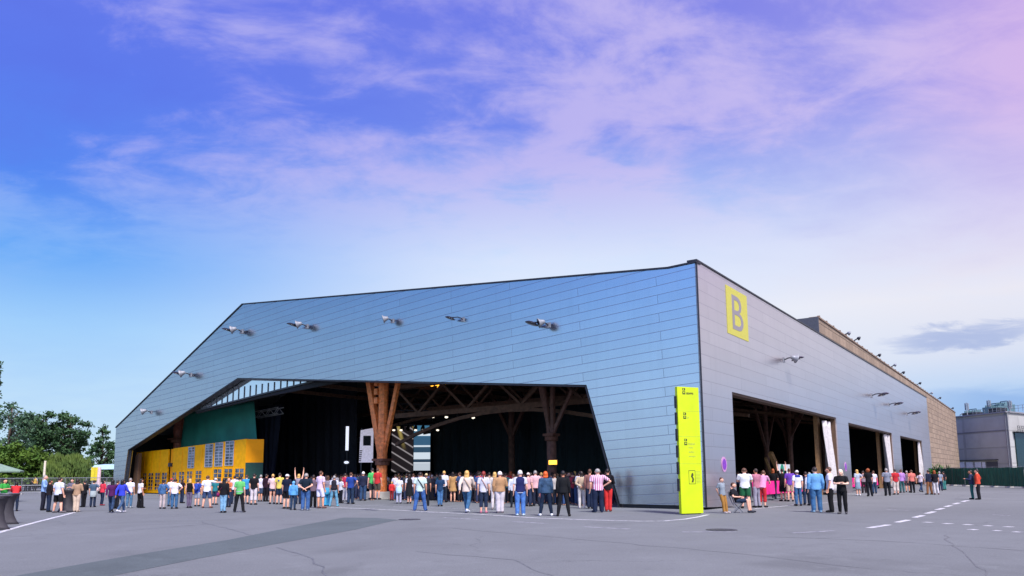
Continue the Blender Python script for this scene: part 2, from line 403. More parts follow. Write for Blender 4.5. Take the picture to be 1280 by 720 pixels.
m = MB(); m.prism([(xi - .12, 0), (xi - .12 - .1, 3.6), (xi - 1.0, 3.9), (xi - 1.0, 0)], -.9, -1.2); m.build('entrance_jamb', REVEAL, hall, rz=A1)
m = MB(); edge(m, [(-.03, zc + .05), (1.5, top[1][1] + .05), (top[2][0], top[2][1] + .06), (x_l + .05, zl + .05)], -.2, .54, .08); m.build('front_coping', DARKTRIM, hall, rz=A1)
m = MB(); m.prism([(.3, 0), (.3, .18), (xr - .1, .18), (xr - .1, 0)], -.16, -.4); m.build('plinth', DARKTRIM, hall, rz=A1)
# side wall: a comb of piers between three doorways
doors = [(4.25, 27.8, 5.78), (32.1, 53.3, 5.62), (58.6, 76.2, 5.55)]
ZS = 11.7; LS = 84.6
poly = [(.06, .12), (.06, ZS), (LS, ZS), (LS, 0)]
for a, b_, h in reversed(doors): poly += [(b_, .0), (b_, h), (a, h), (a, .0)]
m = MB(); m.prism(poly, 0, .45); m.build('side_facade', SIDE, hall, rz=A2)
m = MB(); m.bar((-.05, .2, ZS + .05), (LS + .05, .2, ZS + .05), .5, .08); m.build('side_coping', DARKTRIM, hall, rz=A2)
for a, b_, h in doors:
    m = MB(); m.box(((a + b_) / 2, .34, h - .055), (b_ - a, .5, .11)); m.box((a + .05, .3, (h - .11) / 2), (.1, .5, h - .11)); m.box((b_ - .04, .26, (h - .11) / 2), (.08, .34, h - .11))
    m.build('door_frame', REVEAL, hall, rz=A2)
m = MB(); m.tube([(0.02, .05, 0.1), (0.02, .05, zc + .08)], .045, 8); m.build('corner_trim', DARKTRIM, hall)
# roof and the closed walls
def w2(a, along, z): return E1 * a + E2 * along + V((0, 0, z))
prof = [(.3, zc - .25), (1.5, top[1][1] - .25), (top[2][0], top[2][1] - .25), (x_l - .3, zl - .25)]
m = MB()
for dz in (0, -.3):
    pass
rings = []
for al in (.45, LS - .1):
    rings.append([w2(a, al, z) for a, z in prof] + [w2(a, al, z - .3) for a, z in reversed(prof)])
m.loft(rings); m.build('roof', simple('roof sheet', (.16, .17, .18), .7), hall)
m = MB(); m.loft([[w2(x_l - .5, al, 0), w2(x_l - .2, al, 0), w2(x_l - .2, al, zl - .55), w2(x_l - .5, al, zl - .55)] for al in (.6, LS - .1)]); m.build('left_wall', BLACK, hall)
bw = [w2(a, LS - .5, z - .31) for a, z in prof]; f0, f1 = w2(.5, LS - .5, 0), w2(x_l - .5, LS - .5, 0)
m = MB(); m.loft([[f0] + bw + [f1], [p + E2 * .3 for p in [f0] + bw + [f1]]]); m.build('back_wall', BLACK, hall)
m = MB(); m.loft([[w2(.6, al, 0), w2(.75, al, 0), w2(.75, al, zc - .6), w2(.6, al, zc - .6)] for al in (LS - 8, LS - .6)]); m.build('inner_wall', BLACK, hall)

# glazing strip under the front edge of the roof
GLASS, tg, bgl = newmat('sky glass')
bgl.inputs['Base Color'].default_value = (.80, .86, .90, 1); bgl.inputs['Metallic'].default_value = .9; bgl.inputs['Roughness'].default_value = .06
ST = simple('steel frame', (.05, .055, .06), .5, .3)
q = lambda x, y: fr(x, y, .62)
gp = [q(244, 514), q(297, 470), q(396, 470), q(392, 476.5), q(358, 485), q(322, 494)]
win = MB(); win.prism(gp, -.62, -.65); wo = win.build('glazing_strip', GLASS, hall, rz=A1)
m = MB()
lowx = [(gp[0][0], gp[0][1]), (gp[5][0], gp[5][1]), (gp[4][0], gp[4][1]), (gp[3][0], gp[3][1])]
def zlow(x):
    for p, r in zip(lowx, lowx[1:]):
        if r[0] <= x <= p[0]: return p[1] + (r[1] - p[1]) * (x - p[0]) / (r[0] - p[0] - 1e-9)
    return lowx[-1][1]
xx = gp[2][0] + .3
while xx < gp[0][0] - .5:
    zt = gp[2][1] if xx < gp[1][0] else gp[1][1] + (gp[0][1] - gp[1][1]) * (xx - gp[1][0]) / (gp[0][0] - gp[1][0])
    if zt - zlow(xx) > .25: m.bar((xx, -.6, zlow(xx)), (xx, -.6, zt), .07, .06)
    xx += .86
for p, r in zip(lowx, lowx[1:]): m.bar((p[0], -.6, p[1]), (r[0], -.6, r[1]), .1, .12)
m.build('mullion', ST, wo)
# dark fascia below the glass
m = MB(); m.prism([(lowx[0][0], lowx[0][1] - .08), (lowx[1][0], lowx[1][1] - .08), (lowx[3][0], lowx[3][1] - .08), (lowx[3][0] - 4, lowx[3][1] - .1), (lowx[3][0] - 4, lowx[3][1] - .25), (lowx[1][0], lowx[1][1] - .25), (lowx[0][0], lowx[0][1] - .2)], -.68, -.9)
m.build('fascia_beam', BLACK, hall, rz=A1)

# yellow folding doors pushed to the left
YEL = simple('yellow door paint', (.88, .40, .002), .6, 0, .13, 2.5, 0, .12); YEL2 = simple('orange door end', (.90, .33, .004), .6, 0, .06, 2, 0, .12)
PANE, tp, bp_ = newmat('dirty pane'); tcp = tp.new('ShaderNodeTexCoord').outputs['Object']
tp.link(tp.mix(tp.rng(tp.noise(tcp, 1.6, 3), .4, .6, 0, 1), (.012, .016, .028, 1), (.16, .20, .25, 1)), bp_.inputs['Base Color']); bp_.inputs['Roughness'].default_value = .12; bp_.inputs['Metallic'].default_value = .35
DGREEN = simple('dark green panel', (.006, .05, .032), .6)
B0 = 2.0
PALEBAR = simple('pale glazing bar', (.38, .40, .44), .5)
dq = lambda x, y: fr(x, y, B0)
def door_group(pxl, ytl, pxr, ytr, leaves, wins):
    (xa, za), (xb, zb) = dq(pxl, ytl), dq(pxr, ytr)
    d = MB(); d.prism([(xa, .08), (xa, za), (xb, zb), (xb, .08)], -B0, -B0 - .14)
    o = d.build('folding_door', YEL, hall, rz=A1)
    s = MB()
    for k in range(1, leaves):
        x = xa + (xb - xa) * k / leaves; zt = za + (zb - za) * k / leaves
        s.box((x, -B0 + .012, zt / 2 + .02), (.035, .022, zt - .12))
    s.build('leaf_joint', YEL2, o)
    for (x0, x1, y0, y1, nx, ny) in wins:
        p0, p1 = dq(x0, y0), dq(x1, y0); zb_ = max(dq((x0 + x1) / 2, y1)[1], .35)
        xa_, xb_ = max(p0[0], p1[0]), min(p0[0], p1[0]); zt = (p0[1] + p1[1]) / 2
        w = MB(); w.box(((xa_ + xb_) / 2, -B0 + .012, (zt + zb_) / 2), (xa_ - xb_, .02, zt - zb_)); wi = w.build('door_window', PANE, o)
        f = MB()
        for i in range(nx + 1): f.box((xb_ + (xa_ - xb_) * i / nx, -B0 + .03, (zt + zb_) / 2), (.07 if i in (0, nx) else .05, .02, zt - zb_))
        for i in range(ny + 1): f.box(((xa_ + xb_) / 2, -B0 + .032, zb_ + (zt - zb_) * i / ny), (xa_ - xb_, .02, .045))
        f.build('glazing_bar', PALEBAR if ny > 6 else YEL, wi)
    return o
P2 = lambda x: 150 + x / 4.5
Q2 = lambda y: 460 + y / 4.5
door_group(163, 566.5, 211, 561.5, 5, [(P2(a), P2(b_), Q2(592 - 4 * i / 5), 612.5, 2, 5) for i, (a, b_) in enumerate(((66, 88), (97, 120), (130, 153), (163, 190), (200, 228), (238, 267)))])
door_group(217, 560.5, 308, 548.5, 7, [(P2(a), P2(b_), Q2(y0), Q2(y1), 2, n) for a, b_, y0, y1, n in (
    (388, 422, 445, 562, 8), (484, 525, 429, 556, 8), (539, 582, 421, 552, 8), (598, 643, 412, 548, 8),
    (296, 320, 586, 690, 5), (334, 365, 583, 692, 5), (378, 410, 580, 694, 5), (427, 463, 577, 696, 5), (528, 575, 568, 700, 5), (588, 635, 566, 702, 5), (649, 700, 565, 704, 5))])
pe = fr(308, 549, B0)
e0 = hallpt(pe[0] - .02, B0 + .0) ; dirp = ray(330, 549); dirp = EYE + dirp * ((pe[1] - CAMH) / dirp.z)
e1_ = V((dirp.x, dirp.y, 0)); mid_ = fr(320, 577, B0)[1]
dd = (e1_ - e0); dd.z = 0; nn = V((-dd.y, dd.x, 0)).normalized() * .12
m = MB(); m.slab([e0 - C, e1_ - C, e1_ - C + nn, e0 - C + nn], 2.75, pe[1]); m.build('door_end_panel', YEL2, hall)
m = MB(); m.slab([e0 - C, e1_ - C, e1_ - C + nn, e0 - C + nn], .1, 2.745); m.build('door_end_base', DGREEN, hall)
m = MB(); pq = fr(214, 561, B0); m.box((pq[0], -B0 - .3, 2.1), (.55, .3, 4.2)); m.build('door_post', YEL2, hall, rz=A1)
m = MB(); x_, z_ = fr(213.5, 581, B0); m.box((x_, -B0 + .06, z_), (.42, .22, .34)); m.build('door_lamp', IRON, hall, rz=A1)

# timber columns with V braces
def column(px, py, b, rad, ztop, arms, split, name='timber_column', wood=WOOD, plinth=None, twin=False):
    if py: p = gnd(px, py)
    else:
        d = onplane(px, 600, C + N1 * b, N1); p = V((d.x, d.y, 0))
    loc = p - C; z0 = 0
    o = MB()
    if twin:
        for sx in (-.22, .22): o.tube([V((0, 0, split)) + E1 * sx * .6, V((0, 0, (split + ztop) / 2)) + E1 * (sx * 1.2 + .12), V((0, 0, ztop)) + E1 * (sx * 2.2 + .3)], rad * .55, 8)
        o.tube([(0, 0, 0), (0, 0, split + .3)], rad, 10)
    else:
        zs = [z0 + (ztop - z0) * k / 14 for k in range(15)]
        rr = random.Random(3)
        o.tube([(rr.uniform(-.03, .03), rr.uniform(-.03, .03), z) for z in zs], [rad * rr.uniform(.93, 1.06) for z in zs], 10)
    co = o.build(name, wood, hall, loc, smooth=False)
    for (dx, dy, zt, r) in arms:
        q_ = V((0, 0, split)); e = E1 * dx + N1 * dy + V((0, 0, zt))
        k = MB(); k.bar(q_ + (e - q_) * .0, e, r * 1.6, r * 2.0); k.build('brace', wood, co)
    k = MB(); k.lathe((0, 0, split - .1), [(rad * 1.32, -.16), (rad * 1.4, -.12), (rad * 1.4, .1), (rad * 1.3, .14)], 12); k.box((0, 0, split + .12), (rad * (2.6 if twin else 3.2), rad * 2.6, .16), A1); k.build('iron_collar', simple('rusty collar', (.12, .05, .03), .7, .3) if 'rusty collar' not in bpy.data.materials else bpy.data.materials['rusty collar'], co)
    for kx in range(3 if plinth else 0):
        k = MB(); k.box(E1 * (rad * .8) - N1 * .3 + V((0, 0, ztop - 2.9 - .62 * kx)), (.36, .36, .42), A1); k.build('wood_block', wood, co)
    if plinth:
        k = MB(); k.box((0, 0, plinth[1] / 2), (plinth[0], plinth[0], plinth[1]), A1); k.build('concrete_base', CONC, co, bevel=.03)
    return co
zc1 = dep(478, 577, gnd(477, 624).y).z
Yc = gnd(477, 624).y
def offa(px, py, base, Yd): p = dep(px, py, Yd); return (p - base).dot(E1), p.z
b1 = gnd(477, 624)
a_l, z_l = offa(441, 466, b1, Yc); a_r, z_r = offa(520, 466, b1, Yc)
column(477, 624, 0, .36, 11.0, [(a_l, 0, z_l, .22), (a_r, 0, z_r, .15)], zc1, plinth=(1.9, .52))
p2 = onplane(690, 600, C + N1 * 5.5, N1); p2 = V((p2.x, p2.y, 0)); zc2 = dep(690, 546, p2.y).z
a_l, z_l = offa(664, 476, p2, p2.y); a_r, z_r = offa(731, 490, p2, p2.y)
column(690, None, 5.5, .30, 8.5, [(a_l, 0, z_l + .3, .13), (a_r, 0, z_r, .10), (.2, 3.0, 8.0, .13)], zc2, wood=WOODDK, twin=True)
p0 = onplane(222, 600, C + N1 * 4.2, N1); zc0 = 6.0
column(222, None, 4.2, .62, 8.6, [(1.1, 0, 8.6, .3), (-1.6, 0, 8.8, .3)], 5.2, wood=simple('red timber', (.20, .065, .04), .6, 0, .4))
for a, b_ in ((14.5, 26), (30, 22), (12, 44), (27, 48)):
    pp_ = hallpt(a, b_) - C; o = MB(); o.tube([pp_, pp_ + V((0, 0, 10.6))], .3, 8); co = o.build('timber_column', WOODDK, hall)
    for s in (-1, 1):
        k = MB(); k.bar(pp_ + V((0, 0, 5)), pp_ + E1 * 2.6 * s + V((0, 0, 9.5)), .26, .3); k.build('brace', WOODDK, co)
# roof trusses inside
for b_, zb, a0, a1 in ((6.5, 6.15, 5.6, 28), (16, 7.6, 3, 44), (27, 8.2, 3, 46), (40, 8.4, 3, 46), (54, 8.4, 3, 46)):
    m = MB()
    P = lambda a, z: E1 * a + E2 * b_ + V((0, 0, z))
    m.bar(P(a0, zb), P(a1, zb), .28, .34); m.bar(P(a0, zb + 2.2), P(a1, zb + 2.2), .22, .26)
    n = int((a1 - a0) / 2.4)
    for k in range(n):
        x0 = a0 + (a1 - a0) * k / n; x1 = a0 + (a1 - a0) * (k + 1) / n
        m.bar(P(x0, zb + (2.1 if k % 2 else .1)), P(x1, zb + (.1 if k % 2 else 2.1)), .16, .18)
    arc = [P(a0 + (a1 - a0) * t / 10, zb - .2 - 2.0 * (2 * t / 10 - 1) ** 2) for t in range(11)]
    for p, r in zip(arc, arc[1:]): m.bar(p, r, .2, .24)
    m.build('roof_truss', WOODTR, hall)
for k in range(7):
    m = MB(); a = 8 + 5.4 * k
    m.bar(w2(a, 1.5, 8.9), w2(a, 74, 9.0), .22, .3); m.build('roof_purlin', WOODTR, hall)
for al in (9, 17, 25, 40, 48, 63, 71):                               # columns seen through the side doorways
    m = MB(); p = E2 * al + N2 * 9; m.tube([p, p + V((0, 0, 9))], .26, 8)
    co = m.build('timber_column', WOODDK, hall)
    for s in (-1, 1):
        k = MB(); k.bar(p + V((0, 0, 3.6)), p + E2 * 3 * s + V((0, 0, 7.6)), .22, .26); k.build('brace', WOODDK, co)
POST = simple('brown post', (.30, .16, .07), .6, 0, .25)
for pxp in (1022.5, 1098.5, 1144):
    al = sd(pxp, 560, 1.0)[0]
    m = MB(); m.box(E2 * al + N2 * 1.0 + V((0, 0, 3.2)), (.62, .3, 6.4), A2); m.build('doorway_post', POST, hall)
for px_, tilt in ((963, 13), (969, 12)):
    pa = onplane(px_, 567, C + N2 * 5, N2); pb = onplane(px_ + tilt, 593, C + N2 * 4.2, N2)
m = MB(); m.bar(onplane(963, 566, C + N2 * 5, N2) - C, onplane(977, 596, C + N2 * 4.6, N2) - C, .32, .3); m.bar(onplane(957, 572, C + N2 * 5.6, N2) - C, onplane(968, 600, C + N2 * 5.3, N2) - C, .16, .2)
m.build('leaning_brace', simple('pale timber', (.45, .25, .11), .6, 0, .3), hall)

# ---- hanging cloth (curtain like sheets with folds)
def cloth(name, pts_top, pts_bot, folds, amp, m, label, cat, thick=.03, seed=1, group=None):
    """pts_top/bot: two world points each; wavy sheet between them with real thickness"""
    r = random.Random(seed); nu, nv = max(12, folds * 8), 12
    t0, t1, b0, b1 = [V(p) for p in (*pts_top, *pts_bot)]
    nrm = (t1 - t0).cross(V((0, 0, 1))).normalized()
    ph = [r.uniform(0, 6) for _ in range(4)]
    vs, fs = [], []
    for side in (0, 1):
        for j in range(nv + 1):
            v = j / nv
            for i in range(nu + 1):
                u = i / nu; p = (t0.lerp(t1, u)).lerp(b0.lerp(b1, u), v)
                a = amp * (math.sin(u * folds * 2 * PI + ph[0] + .6 * math.sin(v * 3 + ph[1])) + .4 * math.sin(u * folds * 3.3 * PI + ph[2])) * (.4 + .6 * v)
                vs.append(p + nrm * (a + side * thick) - t0)
    W_ = nu + 1; n1_ = W_ * (nv + 1)
    for side in (0, 1):
        for j in range(nv):
            for i in range(nu):
                k = side * n1_ + j * W_ + i; f = (k, k + 1, k + W_ + 1, k + W_); fs.append(f if side else tuple(reversed(f)))
    rim = [i for i in range(W_)] + [j * W_ + nu for j in range(1, nv + 1)] + [nv * W_ + i for i in range(nu - 1, -1, -1)] + [j * W_ for j in range(nv - 1, 0, -1)]
    for a, b_ in zip(rim, rim[1:] + rim[:1]): fs.append((a, b_, b_ + n1_, a + n1_))
    s = MB(); s.add(vs, fs); o = s.build(name, m, None, t0, smooth=True); tag(o, label, cat, group); return o
GREENC = simple('green tarpaulin', (.004, .125, .092), .7, 0, .2, .8); BLACKC = simple('black drape', (.010, .013, .022), .85, 0, .3); WHITEC = simple('white curtain cloth', (.50, .47, .455), .8, 0, .15)
tq = lambda x, y, b_: onplane(x, y, C + N1 * b_, N1)
cloth('tarpaulin', (tq(231, 517, 3.4), tq(318, 501, 3.4)), (tq(226, 566, 3.4), tq(323, 556, 3.4)), 4, .07, GREENC, 'dark teal green tarpaulin hanging above the yellow folding doors', 'tarpaulin')
cloth('tarpaulin', (tq(163, 545, 5.6), tq(226, 512, 5.6)), (tq(163, 580, 5.6), tq(226, 575, 5.6)), 3, .08, DGREEN, 'blackish green tarpaulin left of the red timber column', 'tarpaulin', seed=4)
cloth('stage_drape', (tq(322, 508, 6.5), tq(352, 505, 6.5)), (tq(331, 640, 6.5), tq(338, 640, 6.5)), 4, .12, simple('navy drape', (.012, .018, .04), .8), 'gathered navy black drape hanging from the short white truss', 'drape', seed=2)
cloth('stage_drape', (tq(318, 455, 13), tq(447, 455, 13)), (tq(318, 625, 13), tq(447, 625, 13)), 14, .12, BLACKC, 'wide black backdrop drape between the yellow doors and the stage', 'drape', seed=3)
cloth('stage_drape', (tq(541, 505, 24), tq(770, 505, 24)), (tq(541, 606, 24), tq(770, 606, 24)), 20, .15, simple('teal drape', (.006, .016, .022), .85), 'wide dark teal backdrop drape right of the stage screens', 'drape', seed=5)
sq = lambda x, y, b_: onplane(x, y, C + N2 * b_, N2)
for (xa, ya, xb, yb, lab) in ((1027.5, 520, 1045, 524, 'white curtain gathered at the right side of the first side doorway'), (1103, 539, 1113.5, 543, 'white curtain gathered at the right side of the second side doorway'), (1147, 549, 1151.5, 551, 'white curtain gathered at the right side of the third side doorway')):
    t0, t1 = sq(xa, ya, .36), sq(xb, yb, .36); t0.z = t1.z = 5.42
    w_ = (t1 - t0); cloth('curtain', (t0, t1), (V((t0.x, t0.y, .1)) + w_ * .14, V((t1.x, t1.y, .1)) - w_ * .02), 3, .3, WHITEC, lab, 'curtain', seed=int(xa))
# ================================================================== SIGNS
LIME = simple('lime sign paint', (.46, .58, .002), .45, 0, .09, 1.5)
INK = simple('sign ink', (.05, .06, .01), .6); INK2 = simple('faded sign ink', (.30, .36, .04), .6)
tb = V((7.32, 31.7, 0)); tw = 1.10; th = 5.2; trz = math.radians(25)
tot = empty('totem_sign', tb, trz); tag(tot, 'tall lime yellow totem sign standing before the corner of the hall', 'totem sign')
m = MB(); m.box((0, 0, th / 2 + .04), (tw, .16, th)); m.build('panel', LIME, tot, bevel=.006)
m = MB(); m.box((0, 0, .02), (tw * .8, .12, .04)); m.build('foot', DARKTRIM, tot)
m = MB(); 
for z in (1.0, 1.68, 2.36, 3.04, 3.72, 4.40): m.box((-tw / 2 - .03, .03, z + .2), (.055, .1, .5))
m.build('hinge_strip', DARKTRIM, tot)
def tz(y): return (642 - y) / 158.0 * th + .05
def seams():
    m = MB()
    for y in (515, 547, 581): m.box((0, -.0805, tz(y)), (tw * .98, .003, .012))
    m.build('panel_joint', INK2, tot)
seams()
rr = random.Random(5)
def words_row(m, u, z, h, n, w):
    x = u
    for k in range(n):
        ww = w * rr.uniform(.6, 1.2); m.box((x + ww / 2, -.0815, z + (h * .12 if rr.random() < .3 else 0)), (ww, .003, h * rr.uniform(.7, 1.1))); x += ww * 1.35
for y, n, dim in ((491, 7, 0), (522, 2, 0), (555, 6, 0)):
    z = tz(y); m = MB(); x = -.22
    m.box((x, -.082, z + .12), (.15, .004, .10)); m.box((x, -.082, z - .03), (.15, .004, .13)); m.build('pictogram', INK, tot)
    m = MB(); m.box((x - .02, -.0845, z + .12), (.05, .003, .05)); m.box((x, -.0845, z - .02), (.07, .003, .045)); m.build('pictogram_hole', LIME, tot)
    m = MB(); words_row(m, x + .13, z - .05, .085, n, .042); m.build('lettering', INK2 if y != 491 else INK, tot)
m = MB()
for y in (561, 566.5, 572): words_row(m, -.08, tz(y), .06, rr.randint(5, 7), .04)
m.build('lettering', INK2, tot)
m = MB(); z0, z1 = tz(606), tz(589.5); x0, x1 = -.12, .2
for (cx, cz, w_, h_) in (((x0 + x1) / 2, z1, x1 - x0, .02), ((x0 + x1) / 2, z0, x1 - x0, .02), (x0, (z0 + z1) / 2, .02, z1 - z0), (x1, (z0 + z1) / 2, .02, z1 - z0)): m.box((cx, -.082, cz), (w_, .004, h_))
m.prism([(.0, z0 + .06), (.05, z0 + .2), (-.02, z0 + .3), (.02, z0 + .42), (.09, z0 + .46), (.12, z0 + .36), (.08, z0 + .3), (.14, z0 + .2), (.10, z0 + .06)], -.081, -.084)
m.build('emblem', INK, tot)
m = MB()
for k in range(9): m.box((.36, -.0815, z0 + .04 + k * .058), (.24, .003, .02))
m.build('small_print', INK2, tot)

# B sign flat on the side wall
def textmesh(txt, size, ex, name):
    c = bpy.data.curves.new('t', 'FONT'); c.body = txt; c.size = size; c.extrude = ex; c.align_x = 'CENTER'; c.align_y = 'CENTER'; c.offset = .0
    o = bpy.data.objects.new('t', c); COL.objects.link(o); bpy.context.view_layer.update()
    me = bpy.data.meshes.new_from_object(o.evaluated_get(bpy.context.evaluated_depsgraph_get())); me.name = name
    bpy.data.objects.remove(o); return me
s0, s1 = sd(907, 360), sd(935, 368); zt = (s0[1] + s1[1]) / 2; zb = 8.81
bl = C + E2 * ((3.85 + 7.5) / 2) + V((0, 0, (zt + zb) / 2))
bs = empty('letter_sign', bl, A2); tag(bs, 'square yellow sign with a big letter B high on the side wall', 'letter sign')
BY = simple('yellow letter sign', (.46, .43, .06), .5, 0, .05)
m = MB(); m.box((0, -.012, 0), (3.35, .02, zt - zb)); m.build('panel', BY, bs)
me = textmesh('B', 1.0, .004, 'letter')
co = [v.co for v in me.vertices]; lx, hx = min(c.x for c in co), max(c.x for c in co); ly, hy = min(c.y for c in co), max(c.y for c in co)
for v in me.vertices: v.co = V(((v.co.x - (lx + hx) / 2) / (hx - lx) * 1.75, -.026 - v.co.z, (v.co.y - (ly + hy) / 2) / (hy - ly) * 1.85))
link('letter', me, simple('sign grey', (.30, .27, .28), .5, .4, .05), bs)
def round_sign(px, py, r, lab):
    a, z = sd(px, py); o = empty('round_sign', C + E2 * a + V((0, 0, z)), A2); tag(o, lab, 'round sign')
    m = MB(); m.lathe((0, -.0, 0), [(r, .004), (r, .02)], 32, axis=(0, -1, 0)); m.build('ring', simple('pink ring', (.42, .22, .40), .5), o)
    m = MB(); m.lathe((0, -.0, 0), [(r * .72, .02), (r * .72, .026)], 32, axis=(0, -1, 0)); m.build('disc', simple('violet disc', (.17, .03, .36), .5), o)
round_sign(905, 580.5, .37, 'round violet sign with a pink ring on the wall beside the corner')
round_sign(1057, 583.5, .37, 'round violet sign with a pink ring on the pier between two side doorways')

# ================================================================== FLOODLIGHTS ON THE WALLS
GREYM = simple('lamp housing', (.22, .23, .25), .5, .25, .12); LENS = simple('dark lamp glass', (.015, .017, .02), .12, .2)
def floodlight(pt, inward, along, scale, bell, saucer, lab, flip=1, group='floodlights on the hall walls', cat='floodlight'):
    """pt: point on the wall; local -y points out of the wall"""
    ang = math.atan2(along.y, along.x)
    o = empty('wall_floodlight', pt, ang); tag(o, lab, cat, group)
    s = scale * .86; out = -1 if (Matrix.Rotation(ang, 3, 'Z') @ V((0, 1, 0))).dot(inward) > 0 else 1
    m = MB(); m.box((0, out * .03 * s, 0), (.34 * s, .06 * s, .34 * s)); m.build('wall_plate', GREYM, o)
    m = MB(); m.tube([(0, out * .05 * s, 0), (0, out * .3 * s, .10 * s), (flip * .06 * s, out * .6 * s, .14 * s), (flip * .3 * s, out * .72 * s, .12 * s)] + ([(flip * .62 * s, out * .74 * s, .17 * s)] if saucer else []), .045 * s, 8); m.build('arm', DARKTRIM, o)
    if bell:
        ax = V((flip * .62, out * .72, -.30)).normalized(); c0 = V((-flip * .12 * s, out * .55 * s, .16 * s))
        m = MB(); m.lathe(c0, [(.07 * s, 0), (.13 * s, .03 * s), (.17 * s, .16 * s), (.25 * s, .33 * s), (.34 * s, .42 * s), (.34 * s, .45 * s)], 18, axis=ax); h = m.build('housing', GREYM, o, smooth=True)
        m = MB(); m.lathe(c0, [(.315 * s, .451 * s), (.30 * s, .458 * s)], 18, axis=ax); m.build('lens', LENS, h)
    if saucer:
        c0 = V((flip * .78 * s, out * .76 * s, .2 * s)); ax = V((flip * .25, out * .2, -.95)).normalized()
        m = MB(); m.lathe(c0, [(.06 * s, -.05 * s), (.3 * s, 0), (.46 * s, .10 * s), (.47 * s, .13 * s), (.4 * s, .15 * s)], 18, axis=ax); h = m.build('reflector', LENS, o, smooth=True)
    return o
for px, py, s, bell, sau, lab in (
        (679, 405, .95, 1, 1, 'large double floodlight with a pale bell, front wall nearest the corner'),
        (572, 398, .8, 0, 1, 'flat dark floodlight between two pale bell lights on the front wall'),
        (484, 400, .95, 1, 0, 'pale bell floodlight above the orange timber column'),
        (377, 407, 1.1, 1, 1, 'double floodlight above the right end of the glazing strip'),
        (296, 413.5, 1.2, 1, 1, 'double floodlight just below the bend in the roofline'),
        (232, 468, 1.2, 1, 1, 'double floodlight halfway down the sloping left edge of the front'),
        (183, 515, 1.1, 1, 0, 'lowest pale floodlight near the left end of the front wall')):
    a, z = fr(px, py, -.46); floodlight(C + E1 * a + V((0, 0, z)), N1, E1, s, bell, sau, lab, 1)
for px, py, s, bell, sau, lab in (
        (989, 449, 1.0, 1, 1, 'large double floodlight on the side wall near the letter sign'),
        (1096, 494, 1.3, 0, 1, 'dark curved floodlight above the pier between first and second side doorway'),
        (1117, 505.5, 1.2, 0, 1, 'thin dark floodlight above the right end of the second side doorway'),
        (1139, 517, 1.3, 0, 1, 'dark curved floodlight above the third side doorway')):
    a, z = sd(px, py, -.46); floodlight(C + E2 * a + V((0, 0, z)), N2, E2, s, bell, sau, lab, 1)

# ================================================================== THE TAN HALL BEHIND, GREY BUILDING
def block_mat(name, base, w, h, bump, dark=.6, var=.18):
    m, t, b = newmat(name); tc = t.new('ShaderNodeTexCoord').outputs['Object']
    s = t.new('ShaderNodeSeparateXYZ'); t.link(tc, s.inputs[0]); cb = t.new('ShaderNodeCombineXYZ')
    t.link(t.math('ADD', s.outputs[0], t.math('MULTIPLY', s.outputs[1], .61)), cb.inputs[0]); t.link(s.outputs[2], cb.inputs[1])
    br = t.new('ShaderNodeTexBrick'); br.offset = 0; br.inputs['Scale'].default_value = 1; br.inputs['Brick Width'].default_value = w; br.inputs['Row Height'].default_value = h
    br.inputs['Mortar Size'].default_value = .07 * h; br.inputs['Mortar Smooth'].default_value = .6
    c = lin(base)[:3]; f = lambda k: tuple(min(1, x * k) for x in c) + (1,)
    br.inputs['Color1'].default_value = f(1 - var); br.inputs['Color2'].default_value = f(1 + var); br.inputs['Mortar'].default_value = f(dark)
    t.link(cb.outputs[0], br.inputs['Vector'])
    col = t.mix(t.rng(t.noise(tc, .3, 6, .65), .4, .75, 0, .45), br.outputs['Color'], f(.6))
    t.link(col, b.inputs['Base Color']); b.inputs['Roughness'].default_value = .9
    bp = t.new('ShaderNodeBump'); bp.inputs['Strength'].default_value = bump; bp.inputs['Distance'].default_value = .12
    t.link(t.math('ADD', t.math('SUBTRACT', 1.0, br.outputs['Fac']), t.math('MULTIPLY', t.noise(tc, 5, 5), .35)), bp.inputs['Height']); t.link(bp.outputs[0], b.inputs['Normal'])
    return m
TAN = block_mat('tan concrete blocks', (.27, .20, .14), 1.3, .72, .55)
th_ = empty('concrete_hall', C); tag(th_, 'tan concrete block hall rising behind the metal hall, floodlights along its roof edge', 'concrete hall')
ztan = 13.35
m = MB(); m.prism([(26.2, ZS + .13), (26.2, ztan), (131.5, ztan - .8), (131.5, 0), (LS + .1, 0), (LS + .1, ZS + .13)], .5, 1.1); m.build('block_wall', TAN, th_, rz=A2)
m = MB(); m.prism([(26.0, ZS - .4), (26.0, ztan + .05), (26.19, ztan + .05), (26.19, ZS - .4)], .45, 16); m.build('end_wall', simple('dark end wall', (.055, .06, .075), .7), th_, rz=A2)
m = MB(); m.bar((26.2, .8, ztan + .06), (131.5, .8, ztan - .74), .75, .12)
for k in range(44): m.box((27 + k * 2.4, .62, ztan + .2 - k * .0182), (.16, .2, .22))
m.build('roof_edge', simple('roof edge', (.20, .14, .10), .8), th_, rz=A2)
m = MB(); m.prism([(26.3, ztan - .1), (131.4, ztan - .9), (131.4, ztan - 1.2), (26.3, ztan - .4)], 1.12, 16); m.build('roof', DARKTRIM, th_, rz=A2)
m = MB(); m.prism([(131.0, 0), (131.0, ztan - 1), (131.4, ztan - 1), (131.4, 0)], 1.12, 16); m.build('rear_wall', TAN, th_, rz=A2)
ords = 'first second third fourth fifth sixth seventh eighth ninth tenth'.split()
